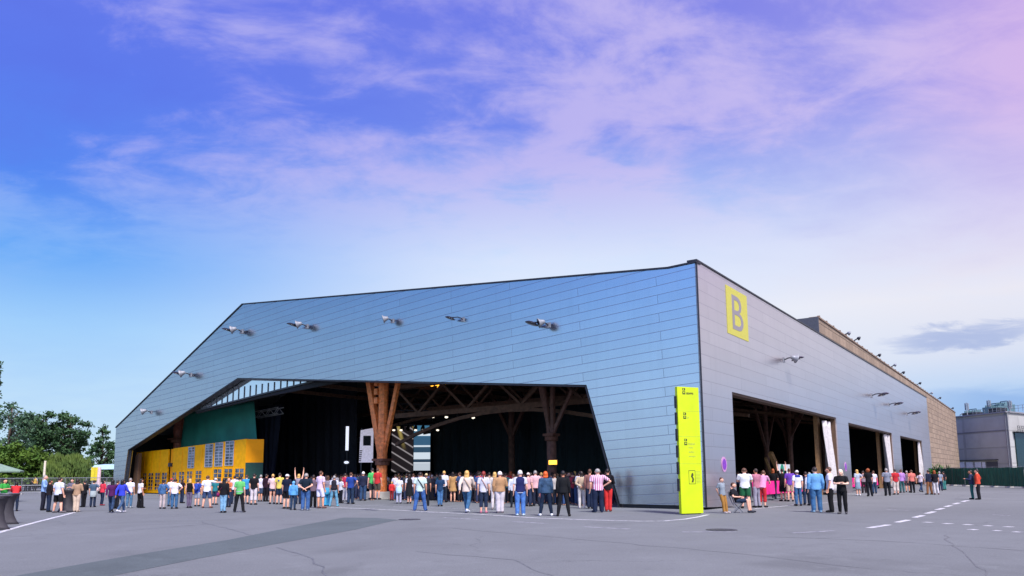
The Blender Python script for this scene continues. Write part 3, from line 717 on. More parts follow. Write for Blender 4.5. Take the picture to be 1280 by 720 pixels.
for i, px in enumerate((1057, 1069, 1094, 1113, 1123, 1143, 1157, 1167, 1182, 1193)):
    a = sd(px, 440, .8)[0]; zz = ztan + .1 - (a - 26) * .0076
    o = empty('roof_floodlight', C + E2 * a + N2 * .8 + V((0, 0, zz)), A2); tag(o, 'small dark floodlight on the tan roof edge, %s from the metal hall corner' % ords[i], 'roof floodlight', 'floodlights along the tan roof edge')
    k = .6 + .25 * (i % 2)
    m = MB(); m.tube([(0, 0, 0), (0, 0, .5 * k), (0, -.35, .72 * k)], .06, 6); m.build('post', DARKTRIM, o)
    m = MB(); m.lathe((0, -.3, .75 * k), [(.07, -.05), (.16, .08), (.20, .18), (.16, .2)], 10, axis=(.5, -.75, -.35)); m.build('lamp_head', DARKTRIM if i % 3 else GREYM, o, smooth=True)

GREYC = block_mat('grey concrete panels', (.37, .37, .35), 5.2, 2.9, .25, .78, .06)
GA, GB, GD = dep(1187, 600, 152), dep(1267, 600, 136), dep(1330, 600, 150)
for p in (GA, GB, GD): p.z = 0
gz = 12.0
gb = empty('concrete_building', GB); tag(gb, 'grey flat-roofed concrete building with roof equipment behind the green screen fence', 'building')
GBk = GA + (GD - GB)
m = MB(); m.slab([GB - GB, GD - GB, GBk - GB, GA - GB], 0, gz); m.build('wall', GREYC, gb)
gd = (GA - GB).normalized(); ga = math.atan2(gd.y, gd.x); gn = V((gd.y, -gd.x, 0)); gn = gn if gn.y < 0 else -gn
m = MB(); m.bar(gd * -.1 + V((0, 0, gz + .12)) + gn * .1, (GA - GB) + gd * .1 + V((0, 0, gz + .12)) + gn * .1, .5, .24); gd2 = (GD - GB).normalized(); m.bar(gd2 * .1 + V((0, 0, gz + .12)), (GD - GB) + V((0, 0, gz + .12)), .5, .24); m.build('parapet', simple('grey parapet', (.2, .2, .22), .8), gb)
m = MB(); 
for z in (8.9,): m.bar(gn * .02 + V((0, 0, z)), (GA - GB) + gn * .02 + V((0, 0, z)), .12, .16)
m.build('joint_band', simple('joint band', (.16, .16, .18), .9), gb)
def gp_(px, py):
    p = onplane(px, py, GB, gn); return (p - GB).dot(gd), p.z
for px0, px1 in ((1198, 1206.5), (1208, 1217), (1219, 1227), (1228, 1232.5)):
    a0, z1 = gp_(px0, 577.5); a1, z0 = gp_(px1, 588)
    m = MB(); m.box(((a0 + a1) / 2, -.05 if (Matrix.Rotation(ga, 3, 'Z') @ V((0, -1, 0))).dot(gn) > 0 else .05, (z0 + z1) / 2), (abs(a0 - a1), .1, z1 - z0)); m.build('window', simple('white blind', (.62, .63, .68), .5), gb, rz=ga)
a0, z1 = gp_(1233, 577); a1, z0 = gp_(1248, 586)
sgn = -.05 if (Matrix.Rotation(ga, 3, 'Z') @ V((0, -1, 0))).dot(gn) > 0 else .05
m = MB(); m.box(((a0 + a1) / 2, sgn, (z0 + z1) / 2), (abs(a0 - a1), .1, z1 - z0)); m.build('doorway', simple('dark doorway', (.05, .05, .06), .7), gb, rz=ga)
m = MB(); a0, z1 = gp_(1197, 576.5); a1, z0 = gp_(1248, 576); m.box(((a0 + a1) / 2, sgn * 3, z1 + .1), (abs(a0 - a1), .3, .16)); m.build('canopy_strip', DARKTRIM, gb, rz=ga)
m = MB(); m.tube([gd * .4 + gn * .2, gd * .4 + gn * .2 + V((0, 0, gz))], .12, 6); m.build('drainpipe', simple('drainpipe', (.12, .12, .14), .6), gb)
g2 = V((gd2.y, -gd2.x, 0)); g2 = g2 if g2.y < 0 else -g2
m = MB(); p = gd2 * 5 + g2 * .1; m.box(p + V((0, 0, 5.2)), (6, .2, 6.5), math.atan2(gd2.y, gd2.x)); m.build('dark_glazing', simple('dark green glazing', (.01, .03, .028), .15, .3), gb)
m = MB(); 
for z in (8.9, 9.25, 9.6): m.bar(gd2 * 1.5 + g2 * .9 + V((0, 0, z)), gd2 * 9 + g2 * .9 + V((0, 0, z)), .07)
for k in range(9): m.bar(gd2 * (1.5 + k * .93) + g2 * .9 + V((0, 0, 8.6)), gd2 * (1.5 + k * .93) + g2 * .9 + V((0, 0, 9.6)), .06)
m.box(gd2 * 5.2 + g2 * .5 + V((0, 0, 8.55)), (7.6, .9, .12), math.atan2(gd2.y, gd2.x)); m.build('balcony_rail', DARKTRIM, gb)
# equipment on its roof
TEALM = simple('painted plant steel', (.09, .17, .19), .6, .2)
def roofpt(px, back): p = onplane(px, 515, GB - gn * back, gn); p.z = gz; return p
def mast(px, back, h, lab):
    o = empty('antenna_mast', roofpt(px, back)); tag(o, lab, 'antenna mast', 'masts on the grey building roof')
    m = MB(); m.tube([(0, 0, 0), (0, 0, h)], .09, 6); m.build('pole', GREYM, o)
    m = MB()
    for k in range(3):
        a = k * 2.1; m.box((.28 * math.cos(a), .28 * math.sin(a), h - .8), (.18, .14, 1.4), a); m.bar((0, 0, h - .6), (.28 * math.cos(a), .28 * math.sin(a), h - .6), .06)
    m.build('antenna_panel', simple('antenna grey', (.18, .2, .23), .6), o)
mast(1209, 2, 2.9, 'antenna mast standing alone at the left end of the grey roof'); mast(1237, 3, 3.0, 'antenna mast in the middle of the grey roof equipment'); mast(1263, 2.5, 2.4, 'antenna mast at the right corner of the grey roof')
for px, w_, d_, h_, lab in ((1216, 3.4, 2, .9, 'low dark box unit beside the left mast on the grey roof'), (1246, 4.2, 2.5, 1.5, 'long teal plant unit between the masts on the grey roof'), (1256, 2.6, 2.2, 1.7, 'tall teal plant unit near the right mast on the grey roof'), (1272, 2.2, 2, 1.0, 'small dark unit on the right wing of the grey roof')):
    p = roofpt(px, 4); 
    if px == 1272: p = GB + gd2 * 4 - g2 * 3; p.z = gz
    o = empty('rooftop_unit', p, ga); tag(o, lab, 'rooftop unit', 'equipment on the grey building roof')
    m = MB(); m.box((0, 0, h_ / 2 + .15), (w_, d_, h_)); m.build('casing', TEALM if 'teal' in lab else DARKTRIM, o, bevel=.05)
    m = MB()
    for k in range(5): m.box((-w_ * .4 + k * w_ * .2, 0, h_ + .35), (.12, d_ * .7, .4))
    m.tube([(-w_ * .3, 0, h_), (-w_ * .3, 0, h_ + .8), (w_ * .3, 0, h_ + .8), (w_ * .3, 0, h_)], .1, 6); m.build('duct', TEALM, o)
    m = MB(); m.box((-w_ * .35, 0, .08), (.2, d_, .15)); m.box((w_ * .35, 0, .08), (.2, d_, .15)); m.build('support', DARKTRIM, o)
o = empty('roof_railing', roofpt(1246, .6), ga); tag(o, 'thin metal railing along the front edge of the grey roof', 'railing')
m = MB()
for z in (.6, 1.1): m.bar((-7, 0, z), (6, 0, z), .05)
for k in range(14): m.bar((-7 + k, 0, 0), (-7 + k, 0, 1.1), .05)
m.build('rail', GREYM, o)

# green screen fence on the right
SCRN = simple('green screen cloth', (.004, .055, .036), .75, 0, .25, 1.5)
fa, fb = gnd(1163, 606.3), gnd(1330, 612); fd = (fb - fa); fl = fd.length; fd.normalize(); frz = math.atan2(fd.y, fd.x)
nf = 9
for i in range(nf):
    o = empty('screen_fence', fa + fd * (i * fl / nf), frz)
    tag(o, 'fence panel covered in dark green cloth, %s from the tan hall' % ords[i], 'fence panel', 'green screen fence panels on the right')
    w_ = fl / nf
    m = MB(); nu = 24
    rings = []
    for k in range(nu + 1):
        x = .06 + (w_ - .1) * k / nu; yv = .05 * math.sin(k * 1.1 + i) + .03 * math.sin(k * 2.3 + 2 * i); zt = 2.02 - .04 * math.sin(PI * k / nu)
        rings.append([V((x, yv - .06, .14)), V((x, yv - .06, zt)), V((x, yv - .04, zt)), V((x, yv - .04, .14))])
    m.loft(rings); m.build('screen_cloth', SCRN, o)
    m = MB(); m.tube([(.03, 0, .05), (.03, 0, 2.1)], .03, 6); m.tube([(.03, 0, 2.06), (w_, 0, 2.06)], .022, 6); m.tube([(.03, 0, .2), (w_, 0, .2)], .022, 6); m.build('post', GREYM, o)
    m = MB(); m.box((.03, 0, .07), (.3, .7, .14)); m.build('concrete_foot', CONC, o)

# ================================================================== STAGE
def emat(name, build):
    m, t, b = newmat(name); col, st = build(t); b.inputs['Base Color'].default_value = (.01, .01, .012, 1); b.inputs['Roughness'].default_value = .4
    t.link(col, b.inputs['Emission Color']); b.inputs['Emission Strength'].default_value = st; return m
def hstripe(t):
    tc = t.new('ShaderNodeTexCoord').outputs['Object']; s = t.new('ShaderNodeSeparateXYZ'); t.link(tc, s.inputs[0])
    z = t.math('DIVIDE', s.outputs[2], 5.0)
    c = t.ramp(z, [(0, (.55, .62, .7)), (.16, (.75, .82, .9)), (.18, (.02, .05, .09)), (.25, (.7, .8, .9)), (.38, (.7, .8, .9)), (.4, (.03, .08, .14)), (.52, (.7, .8, .9)), (.56, (.04, .12, .22)), (.75, (.05, .16, .28)), (.77, (.8, .9, 1)), (.82, (.05, .18, .3)), (1, (.06, .2, .34))], 'CONSTANT')
    return c, .9 / EXPO
def rays_(t):
    tc = t.new('ShaderNodeTexCoord').outputs['Object']; s = t.new('ShaderNodeSeparateXYZ'); t.link(tc, s.inputs[0])
    k = t.math('ADD', s.outputs[2], t.math('MULTIPLY', s.outputs[0], .62)); fr_ = t.math('FRACT', t.math('MULTIPLY', k, 1.0))
    l1 = t.rng(t.math('ABSOLUTE', t.math('SUBTRACT', fr_, .5)), .02, .13, 1, 0)
    k2 = t.math('ADD', s.outputs[0], t.math('MULTIPLY', s.outputs[2], .28)); f2 = t.math('FRACT', t.math('MULTIPLY', k2, .55))
    l2 = t.math('MULTIPLY', t.rng(t.math('ABSOLUTE', t.math('SUBTRACT', f2, .5)), .04, .16, 1, 0), t.rng(s.outputs[2], 2.4, 4.2, 0, .8))
    c = t.mix(l1, (.015, .01, .012, 1), (.42, .38, .40, 1)); return t.mix(l2, c, (.55, .42, .12, 1)), .75 / EXPO
stY = 86.0
stage = empty('stage', dep(500, 600, stY)); tag(stage, 'black concert stage deck below the bright screens', 'stage')
stage.location.z = 0
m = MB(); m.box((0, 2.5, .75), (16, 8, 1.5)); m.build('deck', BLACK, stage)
m = MB(); 
for k in range(9): m.box((-7.6 + k * 1.9, -1.56, .75), (.1, .1, 1.45))
m.build('leg', DARKTRIM, stage)
def screen(x0, y0, x1, y1, Yd, mt, lab):
    a, b_ = dep(x0, y0, Yd), dep(x1, y1, Yd); w_, h_ = b_.x - a.x, a.z - b_.z
    o = empty('led_screen', ((a.x + b_.x) / 2, Yd, b_.z)); tag(o, lab, 'screen', 'lit stage screens')
    m = MB(); m.box((0, 0, h_ / 2), (w_, .04, h_)); m.build('display', mt, o)
    m = MB(); m.box((0, .1, h_ / 2), (w_ + .12, .14, h_ + .12)); m.build('casing', DARKTRIM, o)
    m = MB(); m.bar((-w_ * .35, .25, -b_.z), (-w_ * .35, .25, h_), .12); m.bar((w_ * .35, .25, -b_.z), (w_ * .35, .25, h_), .12); m.build('support', DARKTRIM, o)
screen(517.5, 532, 537.5, 588, stY, emat('striped screen', hstripe), 'tall stage screen with white and blue horizontal bands')
screen(490, 533, 517, 590, stY + 1, emat('beam screen', rays_), 'stage screen with slanting white beams right of the orange column')
o = empty('light_tube', dep(433, 590, 70)); o.location.z = 0; tag(o, 'upright white light tube glowing in the dark hall', 'light tube')
zt, zb = dep(433, 533, 70).z, dep(433, 563, 70).z
TUBE = simple('lit tube', (.9, .92, 1), .5, emit='#e8ecff', estr=.5)
m = MB(); m.box((0, 0, (zt + zb) / 2), (.26, .12, zt - zb)); m.build('lamp', TUBE, o)
m = MB(); m.tube([(0, .1, 0), (0, .1, zt)], .05, 6); m.build('stand', DARKTRIM, o); m = MB(); m.lathe((0, .1, 0), [(.4, 0), (.4, .04), (.06, .1)], 12); m.build('base', DARKTRIM, o)
# white tower banner left of the column
a, b_ = dep(448, 535, 66), dep(466, 578, 66)
o = empty('banner_tower', ((a.x + b_.x) / 2, 66, 0)); tag(o, 'white banner tower with a dark square left of the orange column', 'banner tower')
WB_GLOW = simple('white banner', (.7, .66, .72), .7, emit='#c8bfd0', estr=.28)  # faint emission added so the cloth looks lit; the banner is no lamp
m = MB(); w_ = b_.x - a.x; m.prism([(-w_ * .42, b_.z), (-w_ * .35, a.z - .2), (w_ * .5, a.z), (w_ * .5, b_.z)], 0, .1); m.build('banner', WB_GLOW, o)
m = MB(); m.box((.12, -.01, a.z - 1.1), (.66, .02, .85)); m.build('dark_square', BLACK, o)
m = MB()
for k in range(6): m.box((-w_ * .36 + .02 * k, -.012, b_.z + .15 + k * .17), (.2, .02, .09))
m.build('print_mark', BLACK, o)
m = MB(); m.box((-.4, .2, a.z / 2), (.1, .1, a.z)); m.box((.5, .2, a.z / 2), (.1, .1, a.z)); m.build('support', DARKTRIM, o)
# trusses with spots
SPOT = simple('lit spot', (.9, .9, .9), .5, emit='#fff2dc', estr=.9)
def truss(p, q_, w_, mt, lab, spots=0):
    o = empty('lighting_truss', p); tag(o, lab, 'lighting truss'); d = q_ - p; m = MB()
    x = d.cross(V((0, 0, 1))).normalized() * w_; z = V((0, 0, w_))
    for s in (x * .5 + z * .5, x * .5 - z * .5, -x * .5 + z * .5, -x * .5 - z * .5): m.tube([s, d + s], .045, 5)
    n = int(d.length / (w_ * 1.2))
    for k in range(n):
        a_, b2 = d * (k / n), d * ((k + 1) / n); s = 1 if k % 2 else -1
        m.tube([a_ - x * .5 + z * .5 * s, b2 - x * .5 - z * .5 * s], .03, 4); m.tube([a_ + x * .5 - z * .5 * s, b2 + x * .5 + z * .5 * s], .03, 4)
    m.build('frame', mt, o)
    for t_ in (.1, .9):
        m = MB(); m.tube([d * t_ + z * .5, d * t_ + V((0, 0, max(.5, 10.0 - p.z)))], .02, 4); m.build('cable', DARKTRIM, o)
    rs = random.Random(2)
    for k in range(spots):
        c0 = d * ((k + .5) / spots) - z * .6
        s = MB(); s.lathe(c0, [(.12, 0), (.2, -.2), (.22, -.5), (.2, -.52)], 8, axis=(rs.uniform(-.4, .4), .5, 1)); h = s.build('spotlight', DARKTRIM, o)
        s = MB(); ax = V((0, .5, 1)).normalized(); s.ell(c0 - ax * .55, (.16, .16, .1), 8, 5); s.build('bulb', SPOT if k % 3 != 1 else LENS, h)
truss(tq(319, 519, 6), tq(351, 513, 6), .55, simple('white truss', (.62, .63, .66), .5, .2, emit=None), 'short white truss end above the navy drape')
truss(dep(470, 527, 80), dep(552, 527, 80), .7, DARKTRIM, 'dark lighting truss with spotlights over the stage screens', 9)
truss(dep(500, 509, 70), dep(600, 511, 70), .6, DARKTRIM, 'dark lighting truss higher in front of the stage', 6)
AMB = simple('amber lamp glass', (.9, .5, .1), .5, emit='#ffae30', estr=1.6)
def amber(pos, lab, n, s=1):
    o = empty('amber_lamp', pos); tag(o, lab, 'lamp')
    r_ = random.Random(n)
    for k in range(n):
        m = MB(); m.ell((r_.uniform(-.6, .6) * s if n > 1 else 0, 0, r_.uniform(-.25, .25) * s if n > 1 else 0), (.16 * s, .16 * s, .12 * s), 8, 6); m.build('bulb', AMB, o)
    m = MB(); m.box((0, .15, .3 * s), (1.4 * s if n > 1 else .4, .1, .12)); m.build('bracket', DARKTRIM, o)
amber(dep(549, 482.5, 62), 'cluster of amber lamps glowing under the hall roof right of the orange column', 6, 1)
pA = onplane(691, 578, C + N1 * 5.0, N1)
o = empty('exit_lamp', pA, A1); tag(o, 'small glowing amber light box on the dark V braced column', 'light box')
m = MB(); m.box((0, .0, 0), (.58, .08, .26)); m.build('lens', AMB, o); m = MB(); m.box((0, .06 if N1.dot(Matrix.Rotation(A1, 3, 'Z') @ V((0, 1, 0))) > 0 else -.06, 0), (.66, .05, .34)); m.build('back_box', DARKTRIM, o)
o = empty('work_lamp', onplane(433, 578, C + N1 * 9, N1)); tag(o, 'small round white work lamp shining low in the dark hall', 'work lamp')
m = MB(); m.ell((0, 0, 0), (.22, .1, .12), 10, 6); m.build('lens', TUBE, o); m = MB(); m.box((0, .12, 0), (.5, .1, .3)); m.build('housing', DARKTRIM, o)
m = MB(); m.tube([(0, .14, -o.location.z), (0, .14, 0)], .04, 6); m.build('stand', DARKTRIM, o)

# ================================================================== BARRIERS WITH PINK CLOTH
PINK = simple('magenta banner', (.72, .008, .20), .65, 0, .1)
k = 0
for door_i, (al, n) in enumerate(((9.5, 5), (34.5, 6), (60, 5))):
    for j in range(n):
        o = empty('crowd_barrier', C + E2 * (al + j * 2.35) + N2 * .9, A2); k += 1
        tag(o, 'crowd barrier under a magenta banner in the %s side doorway, %s from its left' % (ords[door_i], ords[j]), 'barrier', 'magenta barriers in the side doorways')
        m = MB(); nu = 16; rings = []
        for q_ in range(nu + 1):
            x = .05 + 2.2 * q_ / nu; y_ = -.06 + .03 * math.sin(q_ * 1.3 + j)
            rings.append([V((x, y_, .38)), V((x, y_ * .5, 1.16)), V((x, y_ * .5 + .02, 1.16)), V((x, y_ + .02, .38))])
        m.loft(rings); m.build('banner', PINK, o)
        m = MB(); m.tube([(.02, .05, .1), (.02, .05, 1.12), (2.28, .05, 1.12), (2.28, .05, .1), (.02, .05, .1)], .02, 6)
        for q_ in range(1, 12): m.tube([(.02 + q_ * .19, .05, .1), (.02 + q_ * .19, .05, 1.12)], .008, 4)
        m.build('frame', GREYM, o)
        for x in (.3, 2.0):
            m = MB(); m.box((x, .05, .03), (.06, .6, .05)); m.build('foot', GREYM, o)
        if door_i == 0 and j == 0:
            me = textmesh('PO', .5, .003, 'lettering')
            for v in me.vertices: v.co = V((v.co.x + 1.3, -.115 - v.co.z, v.co.y + .62))
            link('lettering', me, simple('banner white', (.8, .75, .78), .6), o)
# white and green placard inside the first doorway
pp_ = onplane(980, 586, C + N2 * 2.2, N2)
o = empty('placard', pp_, A2); tag(o, 'white placard with a green disc inside the first side doorway', 'placard')
m = MB(); m.box((0, 0, 0), (2.9, .04, .62)); m.build('board', simple('placard white', (.62, .66, .64), .6), o)
m = MB(); m.lathe((-.55, -.02, -.1), [(.42, 0), (.42, .02)], 24, axis=(0, -1, 0)); m.build('disc', simple('placard green', (.01, .26, .15), .6), o)
m = MB(); m.bar((-1.2, .08, -pp_.z), (-1.2, .08, .2), .06); m.bar((1.2, .08, -pp_.z), (1.2, .08, .2), .06); m.build('support', DARKTRIM, o)

# ================================================================== LEFT SIDE: tables, parasol, fence, stall, poles
DCL = simple('anthracite stretch cloth', (.032, .030, .036), .7, 0, .15, 3)
def ctable(px, py, lab):
    o = empty('cocktail_table', gnd(px, py)); tag(o, lab, 'cocktail table', 'cocktail tables in dark stretch covers')
    m = MB(); n = 24; pr = [(.43, .0), (.36, .1), (.27, .3), (.225, .55), (.25, .8), (.33, .97), (.395, 1.06)]
    rings = []
    for r, z in pr:
        e = max(0, (.3 - z) / .3)
        rings.append([V(((r + .07 * e * math.cos(4 * t)) * math.cos(t), (r + .07 * e * math.cos(4 * t)) * math.sin(t), z)) for t in [2 * PI * k / n for k in range(n)]])
    m.loft(rings); m.build('cover', DCL, o, smooth=True)
    m = MB(); m.lathe((0, 0, 1.06), [(.40, 0), (.41, .02), (.40, .045)], 28); m.build('top', simple('table top', (.06, .055, .06), .4), o)
ctable(6, 655, 'larger cocktail table in a dark stretch cover at the left edge, before the green shirt')
ctable(-7, 662, 'cocktail table in a dark stretch cover cut off by the left picture edge')
ctable(83.5, 640, 'cocktail table in a dark stretch cover between white shirt and beige blouse')
pr_ = dep(-8, 600, 52); pr_.z = 0
o = empty('parasol', pr_); tag(o, 'pale green parasol cut off by the left picture edge', 'parasol')
m = MB(); m.tube([(0, 0, .05), (0, 0, 2.6)], .03, 8); m.build('pole', GREYM, o)
m = MB(); n = 8; R = 1.75
rings = [[V((R * math.cos(2 * PI * k / n), R * math.sin(2 * PI * k / n), 2.0)) for k in range(n)], [V((R * math.cos(2 * PI * k / n), R * math.sin(2 * PI * k / n), 2.1)) for k in range(n)], [V((.08 * math.cos(2 * PI * k / n), .08 * math.sin(2 * PI * k / n), 2.65)) for k in range(n)], [V((.06 * math.cos(2 * PI * k / n), .06 * math.sin(2 * PI * k / n), 2.55)) for k in range(n)], [V((R * .97 * math.cos(2 * PI * k / n), R * .97 * math.sin(2 * PI * k / n), 1.99)) for k in range(n)]]
m.loft(rings); m.build('canopy', simple('pale green canvas', (.17, .25, .19), .8), o)
m = MB(); m.lathe((0, 0, 0), [(.35, 0), (.35, .08), (.08, .12)], 14); m.build('base', CONC, o)
# steel mesh fence
f0, f1 = gnd(-30, 618.5), gnd(158, 616); fd = f1 - f0; fl = fd.length; fd.normalize(); frz = math.atan2(fd.y, fd.x); nf = 7; w_ = fl / nf
for i in range(nf):
    o = empty('mesh_fence', f0 + fd * (i * w_), frz); tag(o, 'grey steel mesh site fence panel under the trees, %s from the left' % ords[i], 'fence panel', 'steel mesh fence panels on the left')
    m = MB(); m.tube([(.02, 0, .1), (.02, 0, 1.55), (w_ - .04, 0, 1.55), (w_ - .04, 0, .1), (.02, 0, .1)], .035, 6); m.tube([(.02, 0, .85), (w_ - .04, 0, .85)], .03, 6); m.build('frame', GREYM, o)
    m = MB()
    for k in range(1, 16): m.tube([(.02 + (w_ - .06) * k / 16, 0, .1), (.02 + (w_ - .06) * k / 16, 0, 1.55)], .009, 4)
    m.build('wire', GREYM, o)
    m = MB(); m.box((.02, 0, .05), (.25, .6, .1)); m.build('concrete_foot', CONC, o)
def pole(px, py, ptop, r, col, lab, ban=None):
    b = gnd(px, py); z = dep(px, ptop, b.y).z; o = empty('flag_pole' if ban else 'marker_post', b); tag(o, lab, 'pole')
    m = MB(); m.tube([(0, 0, 0), (0, 0, z)], [r, r * .8], 8); m.build('post', simple('post ' + lab[:12], col, .6), o)
    m = MB(); m.lathe((0, 0, 0), [(r * 3, 0), (r * 3, .05), (r, .08)], 10); m.build('base', CONC, o)
    if ban:
        m = MB(); m.loft([[V((-.04 - k * .11, .06 * math.sin(k * 1.4), z - 1.5)), V((-.04 - k * .11, .06 * math.sin(k * 1.4), z)), V((-.04 - k * .11, .03 + .06 * math.sin(k * 1.4), z)), V((-.04 - k * .11, .03 + .06 * math.sin(k * 1.4), z - 1.5))] for k in range(9)]); m.build('flag', simple('yellow flag', (.55, .45, .02), .7), o)
pole(53.5, 616, 576, .13, (.62, .55, .42), 'cream wooden post rising behind the light blue shirt')
pole(122.5, 614, 584, .22, (.62, .45, .46), 'thick pale pink post with a yellow flag beside the hall', True)
st = dep(139, 612, 92); st.z = 0
o = empty('market_stall', st); tag(o, 'market stall with a pale blue canopy left of the hall end', 'stall')
m = MB(); m.loft([[V((-1.9, -1.4, 2.5)), V((1.9, -1.4, 2.5)), V((1.9, 1.4, 2.7)), V((-1.9, 1.4, 2.7))], [V((-1.6, -1.1, 3.0)), V((1.6, -1.1, 3.0)), V((1.5, 1.2, 3.15)), V((-1.5, 1.2, 3.15))]]); m.build('canopy', simple('pale blue canvas', (.30, .44, .50), .8), o)
for sx in (-1.7, 1.7):
    for sy in (-1.2, 1.2): m = MB(); m.tube([(sx, sy, 0), (sx, sy, 2.6)], .04, 6); m.build('leg', GREYM, o)
m = MB(); m.box((0, -1.1, .5), (3.2, .5, 1.0)); m.build('counter', CONC, o)

# ================================================================== TREES
def leaf_mat(name, a, b_, c):
    m, t, b = newmat(name); tc = t.new('ShaderNodeTexCoord').outputs['Object']
    n = t.noise(tc, .55, 4, .6); n2 = t.noise(tc, 7, 2)
    col = t.mix(t.rng(n, .35, .65, 0, 1), lin(a), lin(b_)); col = t.mix(t.rng(n2, .5, .8, 0, .7), col, lin(c))
    t.link(col, b.inputs['Base Color']); b.inputs['Roughness'].default_value = .65; b.inputs['Specular IOR Level'].default_value = .2
    b.inputs['Subsurface Weight'].default_value = 0
    return m
BARK = simple('bark', (.075, .05, .035), .9, 0, .4, 4, .4)
def tree(name, base, h, w_, mt, lab, cat='tree', shape='round', nclump=60, leaves=90, size=.26, seed=1, trunk_h=.3, d_=None, cl=1.0):
    r = random.Random(seed); o = empty(name, base); tag(o, lab, cat); d_ = d_ or w_
    tr = MB(); lf = MB(); top = h * .92
    tr.tube([(0, 0, 0), (r.uniform(-.1, .1), 0, h * .25), (r.uniform(-.2, .2), r.uniform(-.2, .2), h * .55), (0, 0, top)], [.028 * h, .022 * h, .013 * h, .003 * h], 8)
    vs, fs = lf.v, lf.f
    for c in range(nclump):
        while True:
            u = V((r.uniform(-1, 1), r.uniform(-1, 1), r.uniform(-1, 1)))
            if .25 < u.length < 1: break
        if shape == 'poplar': t_ = (u.z + 1) / 2; rad = .35 + .65 * math.sin(PI * min(1, .12 + t_ * .85)); cx, cy, cz = u.x * rad, u.y * rad, t_
        elif shape == 'spire': t_ = (u.z + 1) / 2; rad = 1 - t_ * .9; cx, cy, cz = u.x * rad, u.y * rad, t_
        else: cx, cy, cz = u.x, u.y, (u.z + 1) / 2
        p = V((cx * w_ / 2, cy * d_ / 2, h * trunk_h + cz * h * (1 - trunk_h) * .97))
        if c % 2 == 0:
            s0 = V((0, 0, max(h * .15, p.z - (.12 * h + .35 * V((p.x, p.y)).length)))); mid = s0.lerp(p, .55) + V((0, 0, .03 * h)); tr.tube([s0, mid, p], [.009 * h, .006 * h, .002 * h], 5)
        cr = cl * r.uniform(.09, .17) * min(w_, h * .8)
        fl = r.uniform(.55, .9)
        for k in range(leaves):
            g3 = V((r.gauss(0, .5), r.gauss(0, .5), r.gauss(0, .5) * fl))
            if shape == 'willow': g3.z = -abs(r.gauss(0, 1.5)) * 1.1
            q = p + g3 * cr * 1.2
            if q.z < .4: q.z = .4 + r.random()
            nrm = (V((r.gauss(0, 1), r.gauss(0, 1), r.gauss(.6, 1)))).normalized(); x = nrm.orthogonal().normalized(); x = Matrix.Rotation(r.uniform(0, 6.28), 3, nrm) @ x; y = nrm.cross(x)
            s = size * r.uniform(.6, 1.3); y *= s * .55; x *= s
            if shape == 'willow': x = V((r.gauss(0, .15), r.gauss(0, .15), -1)) * s * 1.5; y = x.orthogonal().normalized() * s * .3
            n = len(vs); vs += [q - x, q - y * .9, q + x, q + y]; fs.append([n, n + 1, n + 2, n + 3]); lf.m.append(0)
    tr.build('trunk', BARK, o, smooth=True)
    me = lf.mesh('crown', False); link('crown', me, mt, o)
    return o
LD = leaf_mat('dark foliage', (.02, .055, .024), (.046, .10, .034), (.075, .14, .05)); LM = leaf_mat('mid foliage', (.035, .09, .014), (.075, .135, .014), (.11, .17, .02)); LW = leaf_mat('willow foliage', (.045, .085, .018), (.085, .13, .022), (.12, .16, .035)); LF = leaf_mat('blue green foliage', (.03, .075, .04), (.06, .115, .06), (.08, .15, .07))
def tp_(px, Y): p = dep(px, 600, Y); p.z = 0; return p
def hz_(px, py, Y): return dep(px, py, Y).z
Yt = 110
tree('broad_tree', tp_(44, Yt), hz_(48, 511, Yt), 6.2, LD, 'dark broad tree, left trunk of the tall pair behind the willow', nclump=76, leaves=90, size=.22, seed=11, trunk_h=.3, cl=.72)
tree('broad_tree', tp_(83, Yt + 3), hz_(86, 511, Yt), 5.4, LD, 'dark broad tree, right one of the tall pair behind the willow', nclump=70, leaves=90, size=.22, seed=12, trunk_h=.3, cl=.72)
tree('poplar_tree', tp_(125, 104), hz_(121, 531, 104), 3.8, LD, 'loose dark poplar between the tall pair and the hall end', shape='poplar', nclump=48, leaves=50, size=.2, seed=13, trunk_h=.12, cl=.75)
tree('poplar_tree', tp_(143, 112), hz_(143, 551, 112), 3.4, LD, 'small dark poplar touching the left end of the hall', shape='poplar', nclump=30, leaves=60, size=.22, seed=14, trunk_h=.1)
tree('feathery_tree', tp_(8, 100), hz_(8, 499, 100), 6.0, LF, 'feathery blue-green tree leaning over the round bush at far left', nclump=46, leaves=50, size=.2, seed=15, trunk_h=.3, cl=.8)
tree('spire_tree', tp_(-17, 88), hz_(-8, 440, 88), 2.4, LD, 'tall narrow dark conifer cut by the left picture edge', shape='spire', nclump=90, leaves=70, size=.2, seed=16, trunk_h=.06)
tree('round_bush', tp_(12, 90), hz_(12, 553, 90), 5.6, LM, 'wide bright green bushy tree above the red jacket', 'bush', nclump=70, leaves=110, size=.2, seed=17, trunk_h=.06)
tree('round_bush', tp_(38, 93), hz_(38, 556, 93), 4.0, LM, 'bright green bushy tree right beside the willow', 'bush', nclump=50, leaves=110, size=.2, seed=18, trunk_h=.06)
tree('willow_tree', tp_(82, 92), hz_(82, 564, 92), 4.6, LW, 'olive green weeping willow behind the white shirt', shape='willow', nclump=90, leaves=80, size=.2, seed=19, trunk_h=.42)
tree('round_bush', tp_(108, 98), hz_(108, 577, 98), 3.4, LD, 'low dark bush between the willow and the yellow flag', 'bush', nclump=36, leaves=90, size=.2, seed=20, trunk_h=.05)
tree('round_bush', tp_(136, 118), hz_(136, 585, 118), 4.4, LM, 'low green bush behind the pale blue stall', 'bush', nclump=40, leaves=90, size=.2, seed=21, trunk_h=.05)
